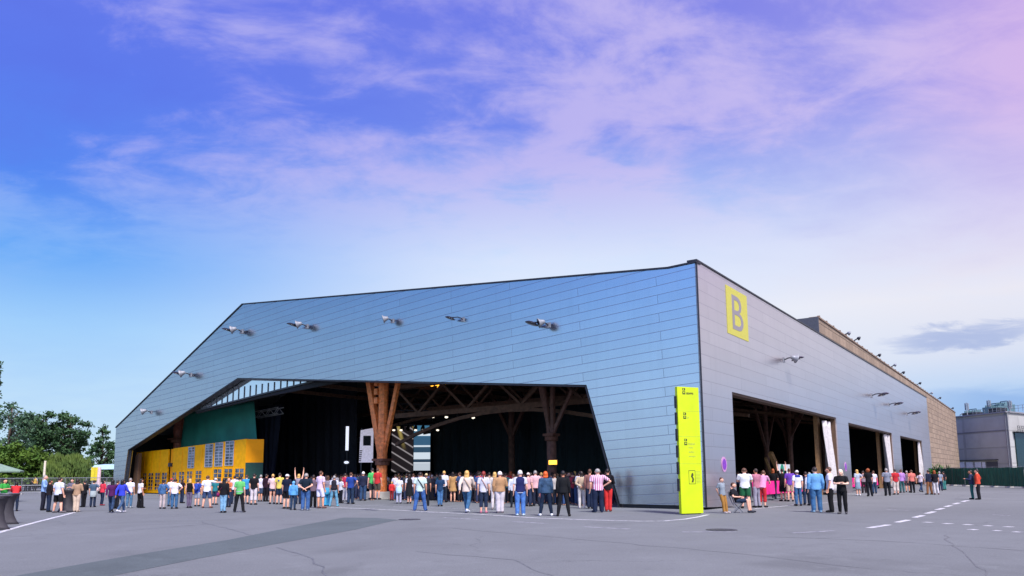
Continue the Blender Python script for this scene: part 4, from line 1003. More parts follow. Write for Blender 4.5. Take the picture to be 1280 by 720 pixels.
tree('round_bush', tp_(-25, 96), hz_(-20, 560, 96), 6.0, LM, 'green bushy tree running out of the left picture edge', 'bush', nclump=60, leaves=90, size=.22, seed=22, trunk_h=.06)
hd = MB(); r = random.Random(9)
for k in range(5200):
    x = r.uniform(-110, -55); q = V((x, 135 + r.gauss(0, 2), abs(r.gauss(1.6, 1.2)) * (1 + .4 * math.sin(x * .3)))); nrm = V((r.gauss(0, 1), r.gauss(0, 1), r.gauss(.5, 1))).normalized(); a_ = nrm.orthogonal().normalized() * .4; b_ = nrm.cross(a_) * .7
    n = len(hd.v); hd.v += [q - a_, q - b_, q + a_, q + b_]; hd.f.append([n, n + 1, n + 2, n + 3]); hd.m.append(0)
tag(link('undergrowth', hd.mesh('undergrowth', False), LM), 'far green undergrowth beyond the trees on the left', 'undergrowth', kind='stuff')
# spiky green plant by the tan wall
pb = dep(1177, 605, 92); pb.z = 0
o = empty('yucca_plant', pb); tag(o, 'spreading green spiky plant above the fence by the tan wall', 'plant')
m = MB(); r = random.Random(4)
for k in range(150):
    a = r.uniform(0, 2 * PI); e = r.uniform(.2, 1.2); L_ = r.uniform(1.0, 1.9); b0 = V((r.uniform(-1.0, 1.0), r.uniform(-.4, .4), 1.2 + r.uniform(-.5, .3)))
    d = V((math.cos(a) * math.cos(e), math.sin(a) * math.cos(e), math.sin(e))); sd_ = d.cross(V((0, 0, 1))).normalized() * .05
    p1, p2_ = b0 + d * L_ * .6, b0 + d * L_ + V((0, 0, -.25 * L_ * math.cos(e)))
    n = len(m.v); m.v += [b0 - sd_, b0 + sd_, p1 + sd_, p1 - sd_, p2_]; m.f += [[n, n + 1, n + 2, n + 3], [n + 3, n + 2, n + 4]]; m.m += [0, 0]
link('leaves', m.mesh('leaves', False), leaf_mat('yucca leaf', (.03, .11, .02), (.05, .15, .03), (.09, .2, .04)), o)
m = MB()
for x in (-.8, -.2, .5, .9): m.tube([(x * .5, 0, 0), (x, 0, 1.3)], [.12, .08], 7)
m.build('stem', BARK, o)
# ================================================================== PEOPLE
# local frame of a figure: faces +y, +x is its right hand, z up, 1.75 m tall
POSES = {
 'stand': {},
 'wide': dict(kn=(.15, .02), an=(.21, 0)),
 'close': dict(kn=(.075, .01), an=(.07, 0), er=(.07, .03, -.28), wr=(-.16, .20, .02)),
 'phone': dict(er=(.07, .06, -.27), el=(.07, .06, -.27), wr=(-.15, .22, .06), wl=(-.15, .22, .06)),
 'hips': dict(er=(.21, -.08, -.21), wr=(-.17, .12, -.16), el=(.06, -.02, -.29)),
 'back': dict(er=(.10, -.09, -.26), el=(.10, -.09, -.26), wr=(-.24, -.07, -.13), wl=(-.24, -.07, -.15)),
 'cross': dict(er=(.07, .07, -.25), el=(.07, .07, -.25), wr=(-.27, .13, .05), wl=(-.27, .15, .01)),
 'walk': dict(knl=(.09, .22, .55), anl=(.08, .30, .10), knr=(.09, -.04, .52), anr=(.09, -.34, .17), er=(.06, .12, -.26), wr=(0, .2, -.15), el=(.06, -.14, -.26), wl=(0, -.02, -.25)),
 'raise': dict(er=(.06, .04, .28), el=(.06, .04, .28), wr=(.02, .02, .26), wl=(.02, .02, .26)),
 'point': dict(er=(.26, .06, -.06), wr=(.25, .05, .03), kn=(.13, .02), an=(.17, 0)),
 'lean': dict(lean=.36, er=(.05, .16, -.22), el=(.05, .16, -.22), wr=(-.08, .2, -.06), wl=(-.08, .2, -.06)),
 'wall': dict(lean=-.09, pel=(0, -.02, .93), er=(.08, -.10, -.26), el=(.08, -.10, -.26), wr=(-.16, -.03, -.2), wl=(-.16, -.03, -.2), kn=(.09, .08), an=(.09, .12)),
 'sit': dict(pel=(0, 0, .52), lean=-.42, kn3=(.15, .42, .55), an3=(.13, .46, .10), er=(.10, .08, -.26), el=(.10, .08, -.26), wr=(-.16, .22, -.02), wl=(-.16, .22, -.02)),
 'contra': dict(lean=.03, knl=(.08, .0, .50), anl=(.06, -.02, .09), knr=(.13, .08, .50), anr=(.17, .04, .09), el=(.07, .03, -.28), wl=(-.2, .18, .02), er=(.06, -.03, -.29)),
}
def joints(pose):
    P = POSES[pose]; J = {}
    pel = V(P.get('pel', (0, 0, .95))); lean = P.get('lean', 0)
    c, s = math.cos(lean), math.sin(lean)
    J['T'] = lambda z, y=0.0: pel + V((0, s * (z - .95) + c * y, c * (z - .95) - s * y))
    for sd_, sg in (('r', 1), ('l', -1)):
        J['hip' + sd_] = pel + V((.09 * sg, 0, -.04))
        if 'kn3' in P: k, a = V(P['kn3']), V(P['an3'])
        elif 'kn' + sd_ in P: k, a = V(P['kn' + sd_]), V(P['an' + sd_])
        else:
            k = P.get('kn', (.10, .012)); a = P.get('an', (.105, -.02)); k, a = V((k[0], k[1], .50)), V((a[0], a[1], .09))
        k = V((k.x * sg, k.y, k.z)); a = V((a.x * sg, a.y, a.z)); J['kn' + sd_] = k; J['an' + sd_] = a
        td = V((.035 * sg, .16, -.05 if a.z < .14 else -.10)); J['toe' + sd_] = a + td
        sh = J['T'](1.415) + V((.175 * sg, 0, 0)); e = V(P.get('e' + sd_, (.055, -.03, -.29))); w_ = V(P.get('w' + sd_, (.005, .07, -.25)))
        J['sh' + sd_] = sh; J['el' + sd_] = sh + V((e.x * sg, e.y, e.z)); J['wr' + sd_] = J['el' + sd_] + V((w_.x * sg, w_.y, w_.z))
    hd = J['T'](1.60, .015 + max(0, -lean) * .25); J['head'] = hd
    return J
def interp(pts, rad, k=4):
    P, R = [], []
    for i in range(len(pts) - 1):
        for j in range(k):
            t = j / k; P.append(V(pts[i]).lerp(V(pts[i + 1]), t)); R.append(rad[i] + (rad[i + 1] - rad[i]) * t)
    return P + [V(pts[-1])], R + [rad[-1]]
def torso(m, J, prof, n=14):
    T = J['T']; rings = []
    for z, rx, ry, yo in prof:
        c = T(z, yo); up = (T(z + .01) - T(z)).normalized(); y = V((1, 0, 0)).cross(up) * -1
        y = up.cross(V((1, 0, 0)))
        rings.append([c + V((1, 0, 0)) * (rx * math.cos(2 * PI * k / n)) + y * (ry * math.sin(2 * PI * k / n)) for k in range(n)])
    m.loft(rings)
def hand(m, el, wr, sg):
    d = (wr - el).normalized(); fw = V((0, 1, 0)); s = fw - d * fw.dot(d)
    if s.length < .2: s = V((0, 0, 1)) - d * d.z
    s.normalize(); nrm = d.cross(s) * sg                          # s: towards the thumb side, nrm: palm side
    rings = []
    for t, wx, wy in ((-.01, .026, .020), (.03, .036, .017), (.085, .040, .014)):
        rings.append([wr + d * t + s * (wx * math.cos(a)) + nrm * (wy * math.sin(a)) for a in [2 * PI * k / 8 for k in range(8)]])
    m.loft(rings)
    for i, L_ in enumerate((.072, .082, .078, .060)):
        o = wr + d * .075 + s * (.033 - .022 * i); dd = (d + s * (.16 - .11 * i)).normalized()
        p1 = o + dd * L_ * .6 + nrm * .008; p2 = p1 + (dd * .8 - nrm * -.55).normalized() * L_ * .5
        m.tube([o, p1, p2], [.0095, .009, .007], 6)
    o = wr + d * .02 + s * .026; p1 = o + (d * .6 + s * .7).normalized() * .045; m.tube([o, p1, p1 + (d * .9 + nrm * .35).normalized() * .035], [.0115, .0105, .008], 6)
def head(m, J):
    h = J['head']
    def shape(u):
        k = 1 - .26 * max(0, -u.z) ** 1.3; return V((u.x * k, u.y * (1 - .12 * max(0, -u.z)) + (.10 * max(0, -u.z) if u.y > 0 else .06 * max(0, -u.z)), u.z))
    m.ell(h, (.076, .096, .118), 16, 12, shape)
    m.tube([h + V((0, .088, .022)), h + V((0, .118, -.022)), h + V((0, .098, -.034))], [.010, .017, .012], 8)      # nose
    m.tube([h + V((-.026, .092, -.062)), h + V((.026, .092, -.062))], .008, 6)                                        # lips
    m.tube([h + V((-.05, .088, .028)), h + V((.05, .088, .028))], .010, 6)                                            # brow
    for s in (-1, 1): m.ell(h + V((.077 * s, -.004, -.005)), (.014, .022, .034), 8, 6)
def solidify(m, name, vox, sm=2, dec=None):
    me = m.mesh(name); o = bpy.data.objects.new('tmp', me); COL.objects.link(o)
    r = o.modifiers.new('r', 'REMESH'); r.mode = 'VOXEL'; r.voxel_size = vox; r.use_smooth_shade = True
    if sm: s = o.modifiers.new('s', 'SMOOTH'); s.factor = .5; s.iterations = sm
    if dec: d = o.modifiers.new('d', 'DECIMATE'); d.ratio = dec
    bpy.context.view_layer.update()
    out = bpy.data.meshes.new_from_object(o.evaluated_get(bpy.context.evaluated_depsgraph_get())); out.name = name
    bpy.data.objects.remove(o); bpy.data.meshes.remove(me)
    out.polygons.foreach_set('use_smooth', [True] * len(out.polygons))
    out.materials.clear(); out.materials.append(None); return out
CACHE = {}
def cached(key, fn):
    if key not in CACHE: CACHE[key] = fn()
    return CACHE[key]
def m_body(pose, build=False):
    J = joints(pose); m = MB()
    torso(m, J, [(.82, .09, .07, 0), (.90, .15, .10, 0), (1.0, .135, .095, 0), (1.12, .125, .09, 0), (1.28, .15, .10, .005), (1.38, .16, .095, 0), (1.435, .10, .07, -.005), (1.475, .058, .056, -.005), (1.55, .052, .055, .005), (1.58, .045, .05, .01)])
    for s, sg in (('r', 1), ('l', -1)):
        m.tube(*interp([J['hip' + s], J['hip' + s].lerp(J['kn' + s], .4), J['kn' + s], J['kn' + s].lerp(J['an' + s], .35) + V((0, -.012, 0)), J['an' + s]], [.088, .078, .056, .056, .037]), 10)
        m.tube([J['an' + s] + V((0, -.05, -.05)), J['an' + s] + V((0, .02, -.045)), J['toe' + s]], [.036, .038, .024], 8)
        m.tube(*interp([J['sh' + s] - V((.03 * sg, 0, 0)), J['sh' + s], J['el' + s], J['el' + s].lerp(J['wr' + s], .3), J['wr' + s]], [.05, .052, .038, .037, .026], 3), 10)
        hand(m, J['el' + s], J['wr' + s], sg)
    head(m, J)
    return solidify(m, 'body', .0105, 1)
def m_top(pose, kind):
    J = joints(pose); m = MB(); fat = .0
    hem = {'tee': .86, 'long': .86, 'tank': .92, 'coat': .70, 'jacket': .88, 'dress': .92, 'vest': .88}[kind]
    thick = .018 if kind in ('coat', 'jacket') else .006
    seated = pose == 'sit'
    if seated: hem = max(hem, .90)
    pr = []
    if kind == 'coat' and not seated: pr += [(.62, .225, .165, 0), (.75, .21, .155, 0)]
    pr += [(hem, .178 + thick, .128 + thick, 0), (1.0, .168 + thick, .122 + thick, 0), (1.12, .155 + thick, .115 + thick, .004), (1.26, .178 + thick, .128 + thick, .008), (1.36, .182 + thick, .118 + thick, .002), (1.42, .15 + thick, .095 + thick, -.005), (1.465, .085, .075, -.006), (1.485, .066, .064, -.006)]
    torso(m, J, pr, 16)
    for s, sg in (('r', 1), ('l', -1)):
        sh, el, wr = J['sh' + s], J['el' + s], J['wr' + s]; ins = sh - V((.05 * sg, 0, .01))
        if kind in ('tee', 'dress'): m.tube(*interp([ins, sh, sh.lerp(el, .72)], [.07, .072, .066], 3), 10)
        elif kind in ('tank', 'vest'): m.tube(*interp([ins, sh.lerp(el, .08)], [.07, .06], 2), 10)
        else: m.tube(*interp([ins, sh, el, wr.lerp(el, .04)], [.07 + thick * .5, .073 + thick * .5, .056 + thick * .5, .042 + thick * .4], 4), 10)
    if kind == 'dress' and not seated:
        torso(m, J, [(.95, .178, .128, 0), (.80, .20, .15, 0), (.55, .215, .17, 0), (.50, .215, .17, 0)])
    return solidify(m, 'top', .0135, 2, .6)
def m_bottom(pose, kind):
    J = joints(pose); m = MB(); T = J['T']
    if kind == 'skirt':
        torso(m, J, [(1.02, .15, .11, 0), (.92, .178, .13, 0), (.70, .20, .155, 0), (.46, .22, .17, 0), (.44, .218, .168, 0)], 16)
        return solidify(m, 'skirt', .0135, 2, .6)
    torso(m, J, [(1.03, .148, .108, 0), (.95, .168, .122, -.004), (.88, .165, .12, -.006), (.83, .10, .09, 0)], 16)
    for s, sg in (('r', 1), ('l', -1)):
        h, k, a = J['hip' + s], J['kn' + s], J['an' + s]
        h = h + V((0, -.004, 0)); up_ = .104
        if kind == 'shorts': m.tube(*interp([h, h.lerp(k, .5), h.lerp(k, .92)], [up_, .098, .094]), 12)
        elif kind == 'hot': m.tube(*interp([h, h.lerp(k, .4)], [up_, .10]), 12)
        elif kind == 'capri': m.tube(*interp([h, h.lerp(k, .5), k, k.lerp(a, .6)], [up_, .094, .08, .078]), 12)
        elif kind == 'flare': m.tube(*interp([h, h.lerp(k, .5), k, a + V((0, 0, -.04))], [up_, .094, .082, .115]), 12)
        elif kind == 'slim': m.tube(*interp([h, h.lerp(k, .5), k, k.lerp(a, .3), a], [.10, .088, .074, .078, .056]), 12)
        else: m.tube(*interp([h, h.lerp(k, .5), k, a + V((0, 0, -.02))], [up_, .096, .08, .072]), 12)
    return solidify(m, 'trousers', .0135, 2, .6)
def m_shoe(pose, side):
    J = joints(pose); m = MB()
    for s, sg in ((side, 1 if side == 'r' else -1),):
        a, t = J['an' + s], J['toe' + s]; dn = V((0, 0, -.048))
        m.tube([a + V((0, -.065, -.046)), a + V((0, -.03, -.042)), a.lerp(t, .5) + V((0, 0, -.018)), t + V((0, .0, .003)), t + V((.004 * sg, .045, .0))], [.030, .046, .043, .042, .024], 10)
        m.tube([a + V((0, -.012, .01)), a + V((0, -.01, -.04))], [.046, .05], 10)
    for v in m.v:
        if pose not in ('walk',): v.z = max(v.z, .002)
    return solidify(m, 'shoe', .012, 1, .7)
def m_hair(pose, kind):
    J = joints(pose); h = J['head']; m = MB()
    big = {'short': .010, 'crop': .006}.get(kind, .014)
    def cut(u):
        k = 1.0
        if u.y > .15 and u.z < .42: k = .80
        elif u.z < -.35: k = .82
        return u * k
    if kind == 'cap':
        m.ell(h + V((0, -.004, .028)), (.086, .106, .098), 16, 10, lambda u: V((u.x, u.y, max(u.z, -.1))))
        m.slab([h + V((.07 * math.cos(a), .085 + .085 * math.sin(a), 0)) for a in [PI * k / 8 for k in range(9)]], h.z + .03, h.z + .045)
        return solidify(m, 'cap', .010, 1, .7)
    if kind == 'hood':
        m.ell(h + V((0, -.012, .006)), (.098, .112, .132), 16, 10, cut); m.ell(J['T'](1.46, -.06), (.12, .08, .07), 12, 8)
        return solidify(m, 'hood', .011, 1, .7)
    if kind == 'curly':
        r = random.Random(1); m.ell(h + V((0, -.02, .015)), (.10, .11, .125), 14, 10, cut)
        for k in range(46):
            u = V((r.gauss(0, 1), r.gauss(-.5, .8), r.gauss(.1, .8))).normalized()
            if u.y > .35 and u.z < .5: continue
            m.ell(h + V((u.x * .105, u.y * .115 - .015, u.z * .125 + .005)), (.028, .028, .028), 6, 5)
        return solidify(m, 'hair', .011, 1, .7)
    m.ell(h + V((0, -.012, .018)), (.077 + big, .094 + big, .108 + big), 16, 12, cut)
    if kind == 'crop': pass
    if kind in ('long', 'bob'):
        low = -.27 if kind == 'long' else -.13
        n = 12; rings = []
        for z, rx, ry, y in ((.04, .085, .07, -.03), (-.06, .094, .06, -.045), (low * .6, .10, .052, -.06), (low, .075, .035, -.062)):
            rings.append([h + V((rx * math.cos(2 * PI * k / n), y + ry * math.sin(2 * PI * k / n), z)) for k in range(n)])
        m.loft(rings)
    if kind == 'tail': m.tube([h + V((0, -.09, .05)), h + V((0, -.135, .02)), h + V((0, -.13, -.10)), h + V((0, -.11, -.2))], [.022, .033, .030, .010], 8)
    if kind == 'bun': m.ell(h + V((0, -.09, .09)), (.048, .048, .048), 10, 8)
    return solidify(m, 'hair', .010, 1, .7)

CM = {}
def cloth_m(col, kind='cloth'):
    k = (col, kind)
    if k in CM: return CM[k]
    if kind in ('cloth', 'denim', 'stripe'):                # worn, washed dye
        c_ = lin(col)[:3]; L_ = .3 * c_[0] + .6 * c_[1] + .1 * c_[2]; f_, g_ = (.30, .72) if kind == 'denim' else (.12, .88)
        cc = tuple((x * (1 - f_) + L_ * f_) * g_ for x in c_)
    else: cc = lin(col)[:3]
    if kind == 'stripe':
        m, t, b = newmat('striped cloth'); tc = t.new('ShaderNodeTexCoord').outputs['Object']; s = t.new('ShaderNodeSeparateXYZ'); t.link(tc, s.inputs[0])
        f = t.math('FRACT', t.math('MULTIPLY', s.outputs[0], 17)); t.link(t.mix(t.rng(f, .42, .5, 0, 1), cc + (1,), lin('#d0bccb')), b.inputs['Base Color']); b.inputs['Roughness'].default_value = .85
    elif kind == 'denim':
        m = simple('denim ' + col, cc, .85, 0, .38, 9, .25, .2)
    elif kind == 'skin': m = simple('skin ' + col, lin(col)[:3], .55, 0, .07, 12, 0, .35)
    elif kind == 'hair': m = simple('hair ' + col, lin(col)[:3], .5, 0, .3, 30, .2, .35)
    else: m = simple('cloth ' + col, cc, .85, 0, .16, 7, .25, .2)
    CM[k] = m; return m
SKINS = ['#c98f72', '#d8a288', '#b57a5c', '#dcb098']
HAIRS = dict(black='#14100f', dark='#241a15', brown='#4a2f1e', ginger='#8a4318', blonde='#c39a58', plat='#d6c8b0', white='#cfcbc8', grey='#8b8783', orange='#c9541a', red='#7d2a20')
def put(o, me, name, mt, parent):
    c = bpy.data.objects.new(name, me); COL.objects.link(c); c.parent = parent
    c.material_slots[0].link = 'OBJECT'; c.material_slots[0].material = mt; return c
EYE_M = simple('eye', (.02, .015, .012), .3); LIP_M = simple('lips', (.35, .10, .09), .5)
PEOPLE = []
def person(x, yf, yh, pose, yaw, hair, hcol, top, tcol, bot, bcol, label, shoe='#1c1a1c', skin=0, fat=1.0, mir=False, zb=0.0, extra=None, group='people in the plaza crowd', h=None):
    base = gnd(x, yf, zb); Yd = base.y
    H = h or min(1.92, max(1.5, dep(x, yh, Yd).z - zb)); s = H / 1.75
    body = cached(('b', pose), lambda: m_body(pose))
    o = bpy.data.objects.new('person', body); COL.objects.link(o)
    o.material_slots[0].link = 'OBJECT'; o.material_slots[0].material = cloth_m(SKINS[skin % 4], 'skin')
    o.location = base; o.rotation_euler = (0, 0, math.radians(yaw)); o.scale = (s * fat * (-1 if mir else 1), s * (1 + (fat - 1) * .9), s)
    tag(o, 'person ' + label, 'person', group)
    tk = 'cloth'
    if tcol.startswith('|'): tk, tcol = 'stripe', tcol[1:]
    elif tcol.startswith('~'): tk, tcol = 'denim', tcol[1:]
    nm = {'coat': 'coat', 'jacket': 'jacket', 'dress': 'dress', 'vest': 'vest', 'tank': 'tank_top', 'tee': 't_shirt', 'long': 'shirt'}[top]
    tm = cloth_m(tcol, tk)
    put(o, cached(('t', pose, top), lambda: m_top(pose, top)), nm, tm, o)
    if top == 'vest':                                       # light sleeves showing under a waistcoat
        put(o, cached(('t', pose, 'tee'), lambda: m_top(pose, 'tee')), 'shirt', cloth_m('#c3c6d2'), o).scale = (.97, .96, .995)
    if bot and not (top == 'dress'):
        bk = 'cloth'
        if bcol.startswith('~'): bk, bcol = 'denim', bcol[1:]
        put(o, cached(('p', pose, bot), lambda: m_bottom(pose, bot)), {'skirt': 'skirt', 'shorts': 'shorts', 'hot': 'shorts'}.get(bot, 'trousers'), cloth_m(bcol, bk), o)
    for sd_ in 'rl': put(o, cached(('s', pose, sd_), lambda: m_shoe(pose, sd_)), 'shoe', cloth_m(shoe), o)
    if hair != 'bald':
        hc = HAIRS.get(hcol, hcol)
        put(o, cached(('h', pose, hair), lambda: m_hair(pose, hair)), {'cap': 'cap', 'hood': 'hood'}.get(hair, 'hair'), cloth_m(hc, 'cloth' if hair in ('cap', 'hood') else 'hair'), o)
        if hair == 'cap': put(o, cached(('h', pose, 'crop'), lambda: m_hair(pose, 'crop')), 'hair', cloth_m(HAIRS['brown'], 'hair'), o).scale = (.97, .97, .99)
    J = joints(pose)
    if 80 <= yaw % 360 <= 280:                              # face turned towards the viewer
        def eyes():
            m = MB()
            for sx in (-1, 1): m.ell(J['head'] + V((.03 * sx, .0895, .008)), (.012, .008, .008), 8, 6)
            me = m.mesh('eyes'); me.materials.append(None); return me
        def lips():
            m = MB(); m.tube([J['head'] + V((-.022, .0985, -.062)), J['head'] + V((0, .102, -.062)), J['head'] + V((.022, .0985, -.062))], .005, 6); me = m.mesh('mouth'); me.materials.append(None); return me
        put(o, cached(('e', pose), eyes), 'eyes', EYE_M, o); put(o, cached(('l', pose), lips), 'mouth', LIP_M, o)
    T = J['T']
    for ex in (extra or []):
        kind, c = ex[0], ex[1]
        if kind == 'backpack':
            def f():
                m = MB(); m.ell(T(1.22, -.20), (.15, .09, .22), 12, 8); m.ell(T(1.12, -.27), (.10, .05, .11), 10, 6)
                for sx in (-1, 1): m.tube([T(1.36, -.17) + V((.1 * sx, 0, 0)), T(1.44, -.02) + V((.11 * sx, 0, 0)), T(1.34, .145) + V((.11 * sx, 0, 0)), T(1.12, .13) + V((.13 * sx, 0, 0)), T(1.08, -.14) + V((.13 * sx, 0, 0))], .018, 6)
                return solidify(m, 'backpack', .012, 1, .6)
            q_ = put(o, cached(('x', pose, 'backpack'), f), 'backpack', cloth_m(c), o)
        elif kind == 'bag':
            def f():
                m = MB(); m.ell(T(.90) + V((.25, -.05, 0)), (.08, .14, .12), 12, 8)
                m.tube([T(1.0) + V((.24, -.06, 0)), T(1.2, -.145) + V((.12, 0, 0)), T(1.44, -.06) + V((-.08, 0, 0)), T(1.36, .135) + V((-.02, 0, 0)), T(1.0) + V((.24, .04, 0))], .012, 6)
                return solidify(m, 'bag', .012, 1, .6)
            put(o, cached(('x', pose, 'bag'), f), 'shoulder_bag', cloth_m(c), o)
        elif kind == 'strap':
            def f():
                m = MB(); m.tube([T(1.0, -.13) + V((.16, 0, 0)), T(1.2, -.14) + V((.05, 0, 0)), T(1.40, -.115) + V((-.08, 0, 0)), T(1.47, 0) + V((-.11, 0, 0)), T(1.3, .14) + V((-.02, 0, 0)), T(1.0, .12) + V((.16, 0, 0))], .022, 6); return solidify(m, 'strap', .012, 0)
            put(o, cached(('x', pose, 'strap'), f), 'strap', cloth_m(c), o)
        elif kind == 'tied':
            def f():
                m = MB(); torso(m, J, [(1.04, .178, .135, 0), (.97, .20, .15, 0), (.80, .20, .16, -.03), (.66, .17, .12, -.06)]); return solidify(m, 'tied_jacket', .0135, 2, .6)
            put(o, cached(('x', pose, 'tied'), f), 'tied_jacket', cloth_m(c), o)
        elif kind == 'scarf':
            def f():
                m = MB(); torso(m, J, [(1.38, .17, .125, -.01), (1.44, .15, .12, -.01), (1.50, .10, .09, -.01)]); return solidify(m, 'scarf', .0135, 1, .6)
            put(o, cached(('x', pose, 'scarf'), f), 'scarf', cloth_m(c), o)
        elif kind == 'belt':
            def f():
                m = MB(); torso(m, J, [(1.005, .184, .138, 0), (.965, .186, .14, 0)]); return solidify(m, 'belt', .0125, 0)
            put(o, cached(('x', pose, 'belt'), f), 'belt', cloth_m(c), o)
        elif kind == 'badge':
            def f():
                m = MB(); m.ell(T(1.30, -.125), (.05, .022, .06), 10, 6); return solidify(m, 'print', .010, 0)
            put(o, cached(('x', pose, 'badge'), f), 'shirt_print', cloth_m(c), o)
    return o
JN, JL, JD = '~#2c5f9e', '~#6fa8dc', '~#1c2f4e'
W_, BK = '#d6d3da', '#17171b'
P = person
# ---- far left, around the dark tables
P(3, 640, 598, 'phone', 250, 'short', 'dark', 'tee', '#1f9a2e', 'trousers', BK, 'in a bright green t-shirt behind the dark cloth table, far left', mir=False)
P(18, 639, 601, 'lean', 35, 'long', 'black', 'jacket', '#c8141c', 'slim', JD, 'with black hair in a red jacket leaning over the dark table', skin=1)
P(32, 613.5, 601, 'stand', 180, 'short', 'brown', 'vest', '#e3b50e', 'trousers', '#20222c', 'in a yellow vest by the site fence, left one of two', group='stewards in yellow vests', h=1.75)
P(43, 613.8, 601, 'hips', 200, 'short', 'dark', 'vest', '#e6b80c', 'trousers', '#20222c', 'in a yellow vest by the site fence, right one of two', group='stewards in yellow vests', h=1.75)
P(53, 638, 593, 'phone', 290, 'crop', 'grey', 'long', '#7fa6d8', 'trousers', '#1b1d2b', 'balding in a light blue shirt and black trousers facing right', skin=1)
P(60, 640, 599, 'close', 320, 'short', 'black', 'jacket', '#1a1418', 'trousers', JD, 'in a black jacket and dark jeans beside the broad white t-shirt', skin=2)
P(71.5, 641, 596, 'wide', 340, 'short', 'dark', 'tee', '#ced2e4', 'shorts', '#101014', 'broad-backed in a white t-shirt and short black shorts at the table', fat=1.22, skin=1, shoe='#6a6468')
P(88, 634, 598, 'phone', 190, 'short', 'dark', 'tee', '#5c5a6a', 'trousers', '#22222a', 'in a grey top facing the camera behind the dark table', skin=1)
P(94.5, 640, 598, 'close', 5, 'long', 'dark', 'long', '#a98768', 'trousers', '#cbb39b', 'with dark hair in a beige blouse and cream trousers', skin=1, fat=1.05, shoe='#b09a88')
P(104, 634, 600, 'close', 60, 'short', 'black', 'long', '#16171d', 'trousers', '#14151b', 'all in black between the beige blouse and the grey t-shirt')
P(115.5, 634, 600, 'hips', 15, 'short', 'dark', 'tee', '#40586e', 'trousers', JD, 'in a slate t-shirt with a pale jumper tied round the waist', extra=[('tied', '#98a4a4')], skin=1)
P(127, 632, 601, 'contra', 330, 'long', 'black', 'jacket', '#d0203c', 'slim', JD, 'in a bright red jacket with a black shoulder bag', extra=[('bag', '#141418')], mir=True, shoe='#8a2430', skin=1)
P(138.5, 641, 599, 'walk', 20, 'long', 'black', 'long', '#4f1450', 'slim', '~#24466f', 'walking in a plum purple top and jeans', skin=2)
P(145, 636, 601, 'stand', 340, 'short', 'dark', 'tee', '#1a1b22', 'trousers', '#1a1c24', 'in black half hidden behind the purple top')
P(151, 641, 599, 'walk', 345, 'long', 'black', 'jacket', '#2f3fc8', 'slim', '~#35608f', 'with long black hair in a bright blue jacket and white shoes', shoe='#dcdce2', skin=2)
P(161, 635, 597, 'stand', 5, 'crop', 'grey', 'tee', W_, 'slim', '~#3f7ba6', 'grey-haired in a white t-shirt and mid blue jeans by the hall end', skin=1, shoe='#9aa5ad')
P(174, 635, 598, 'contra', 325, 'long', 'dark', 'tee', '#d9d3d6', 'flare', '#0f0f13', 'in a white top and black flared trousers before the yellow door', skin=0)
# ---- in front of the yellow doors
P(202.5, 636, 600, 'hips', 0, 'cap', '#1a1c28', 'jacket', '~#2f6ea8', 'slim', '#b8a8a6', 'in a denim blue jacket, black cap and pale trousers', skin=2)
P(212.5, 633, 597, 'stand', 350, 'cap', '#b52a2c', 'tee', '#cfc8cc', 'slim', '~#2f6d9c', 'in a red cap and white top beside the black cap')
P(217.5, 636, 598, 'hips', 10, 'short', 'dark', 'tee', '#dbd7dc', 'slim', '~#236a9e', 'dark-haired in a white t-shirt and bright blue jeans, hand on hip', skin=1, fat=1.1)
P(227, 629, 598, 'cross', 320, 'long', 'dark', 'tee', '#2a1a24', 'trousers', JD, 'in a dark maroon top between blue jeans and the blonde')
P(236, 635, 598, 'close', 0, 'bob', 'blonde', 'tank', '#0f0e12', 'slim', '#665a74', 'blonde in a black top and mauve grey leggings', skin=1)
P(246, 633, 599, 'stand', 355, 'short', 'dark', 'tee', '#2342a0', 'shorts', '#8c94a6', 'in a blue top, grey shorts and bare calves beside the blonde', extra=[('backpack', '#1e3f9c')], skin=1)
P(258, 635, 594, 'point', 0, 'short', 'brown', 'tee', '#d9d9e0', 'shorts', '~#2e4f7e', 'broad in a white t-shirt and denim shorts, one arm stretched out', fat=1.18, skin=1, shoe='#7a5248')
P(268, 631, 597, 'stand', 350, 'cap', '#cfd2d8', 'tee', '#0f7a80', 'shorts', '#20304a', 'in a teal t-shirt and pale cap under the outstretched arm', skin=1)
P(278.5, 641, 597, 'close', 5, 'long', 'black', 'jacket', '#131218', 'slim', '~#6bb2dc', 'with long black hair, black jacket, light blue jeans and magenta bag', extra=[('bag', '#7d1450')], mir=True)
P(285, 634, 597, 'phone', 160, 'bald', '', 'tee', '#c76a35', 'trousers', '#22304a', 'bald in an orange top facing the camera', skin=0)
P(292, 630, 594, 'stand', 10, 'short', 'dark', 'tee', '#cdcad2', 'trousers', JD, 'in a white shirt behind the hi-vis green polo', skin=1)
P(298.5, 640.5, 594.5, 'wide', 0, 'short', 'black', 'tee', '#55b95c', 'trousers', '#15171c', 'in a light hi-vis green polo, dark trousers and a pale belt', extra=[('belt', '#8ea4a8')], shoe='#3d3a40', skin=1)
P(307, 630, 593, 'stand', 0, 'short', 'brown', 'tee', '#1f8fc2', 'shorts', '#1c2940', 'in a cyan t-shirt behind the black t-shirt', skin=1)
P(316.5, 631, 591.5, 'stand', 0, 'short', 'dark', 'tee', '#121116', 'capri', '#cfc3c6', 'in a black t-shirt and white cropped trousers', skin=1, fat=1.05)
P(325, 627, 593, 'close', 20, 'short', 'grey', 'tee', '#cbc8d6', 'shorts', '#3a4a62', 'grey-haired in a white shirt right of the black t-shirt')
P(332, 627, 592, 'stand', 340, 'short', 'dark', 'long', '#2a1020', 'trousers', '#141018', 'tall in dark maroon before the navy drape')
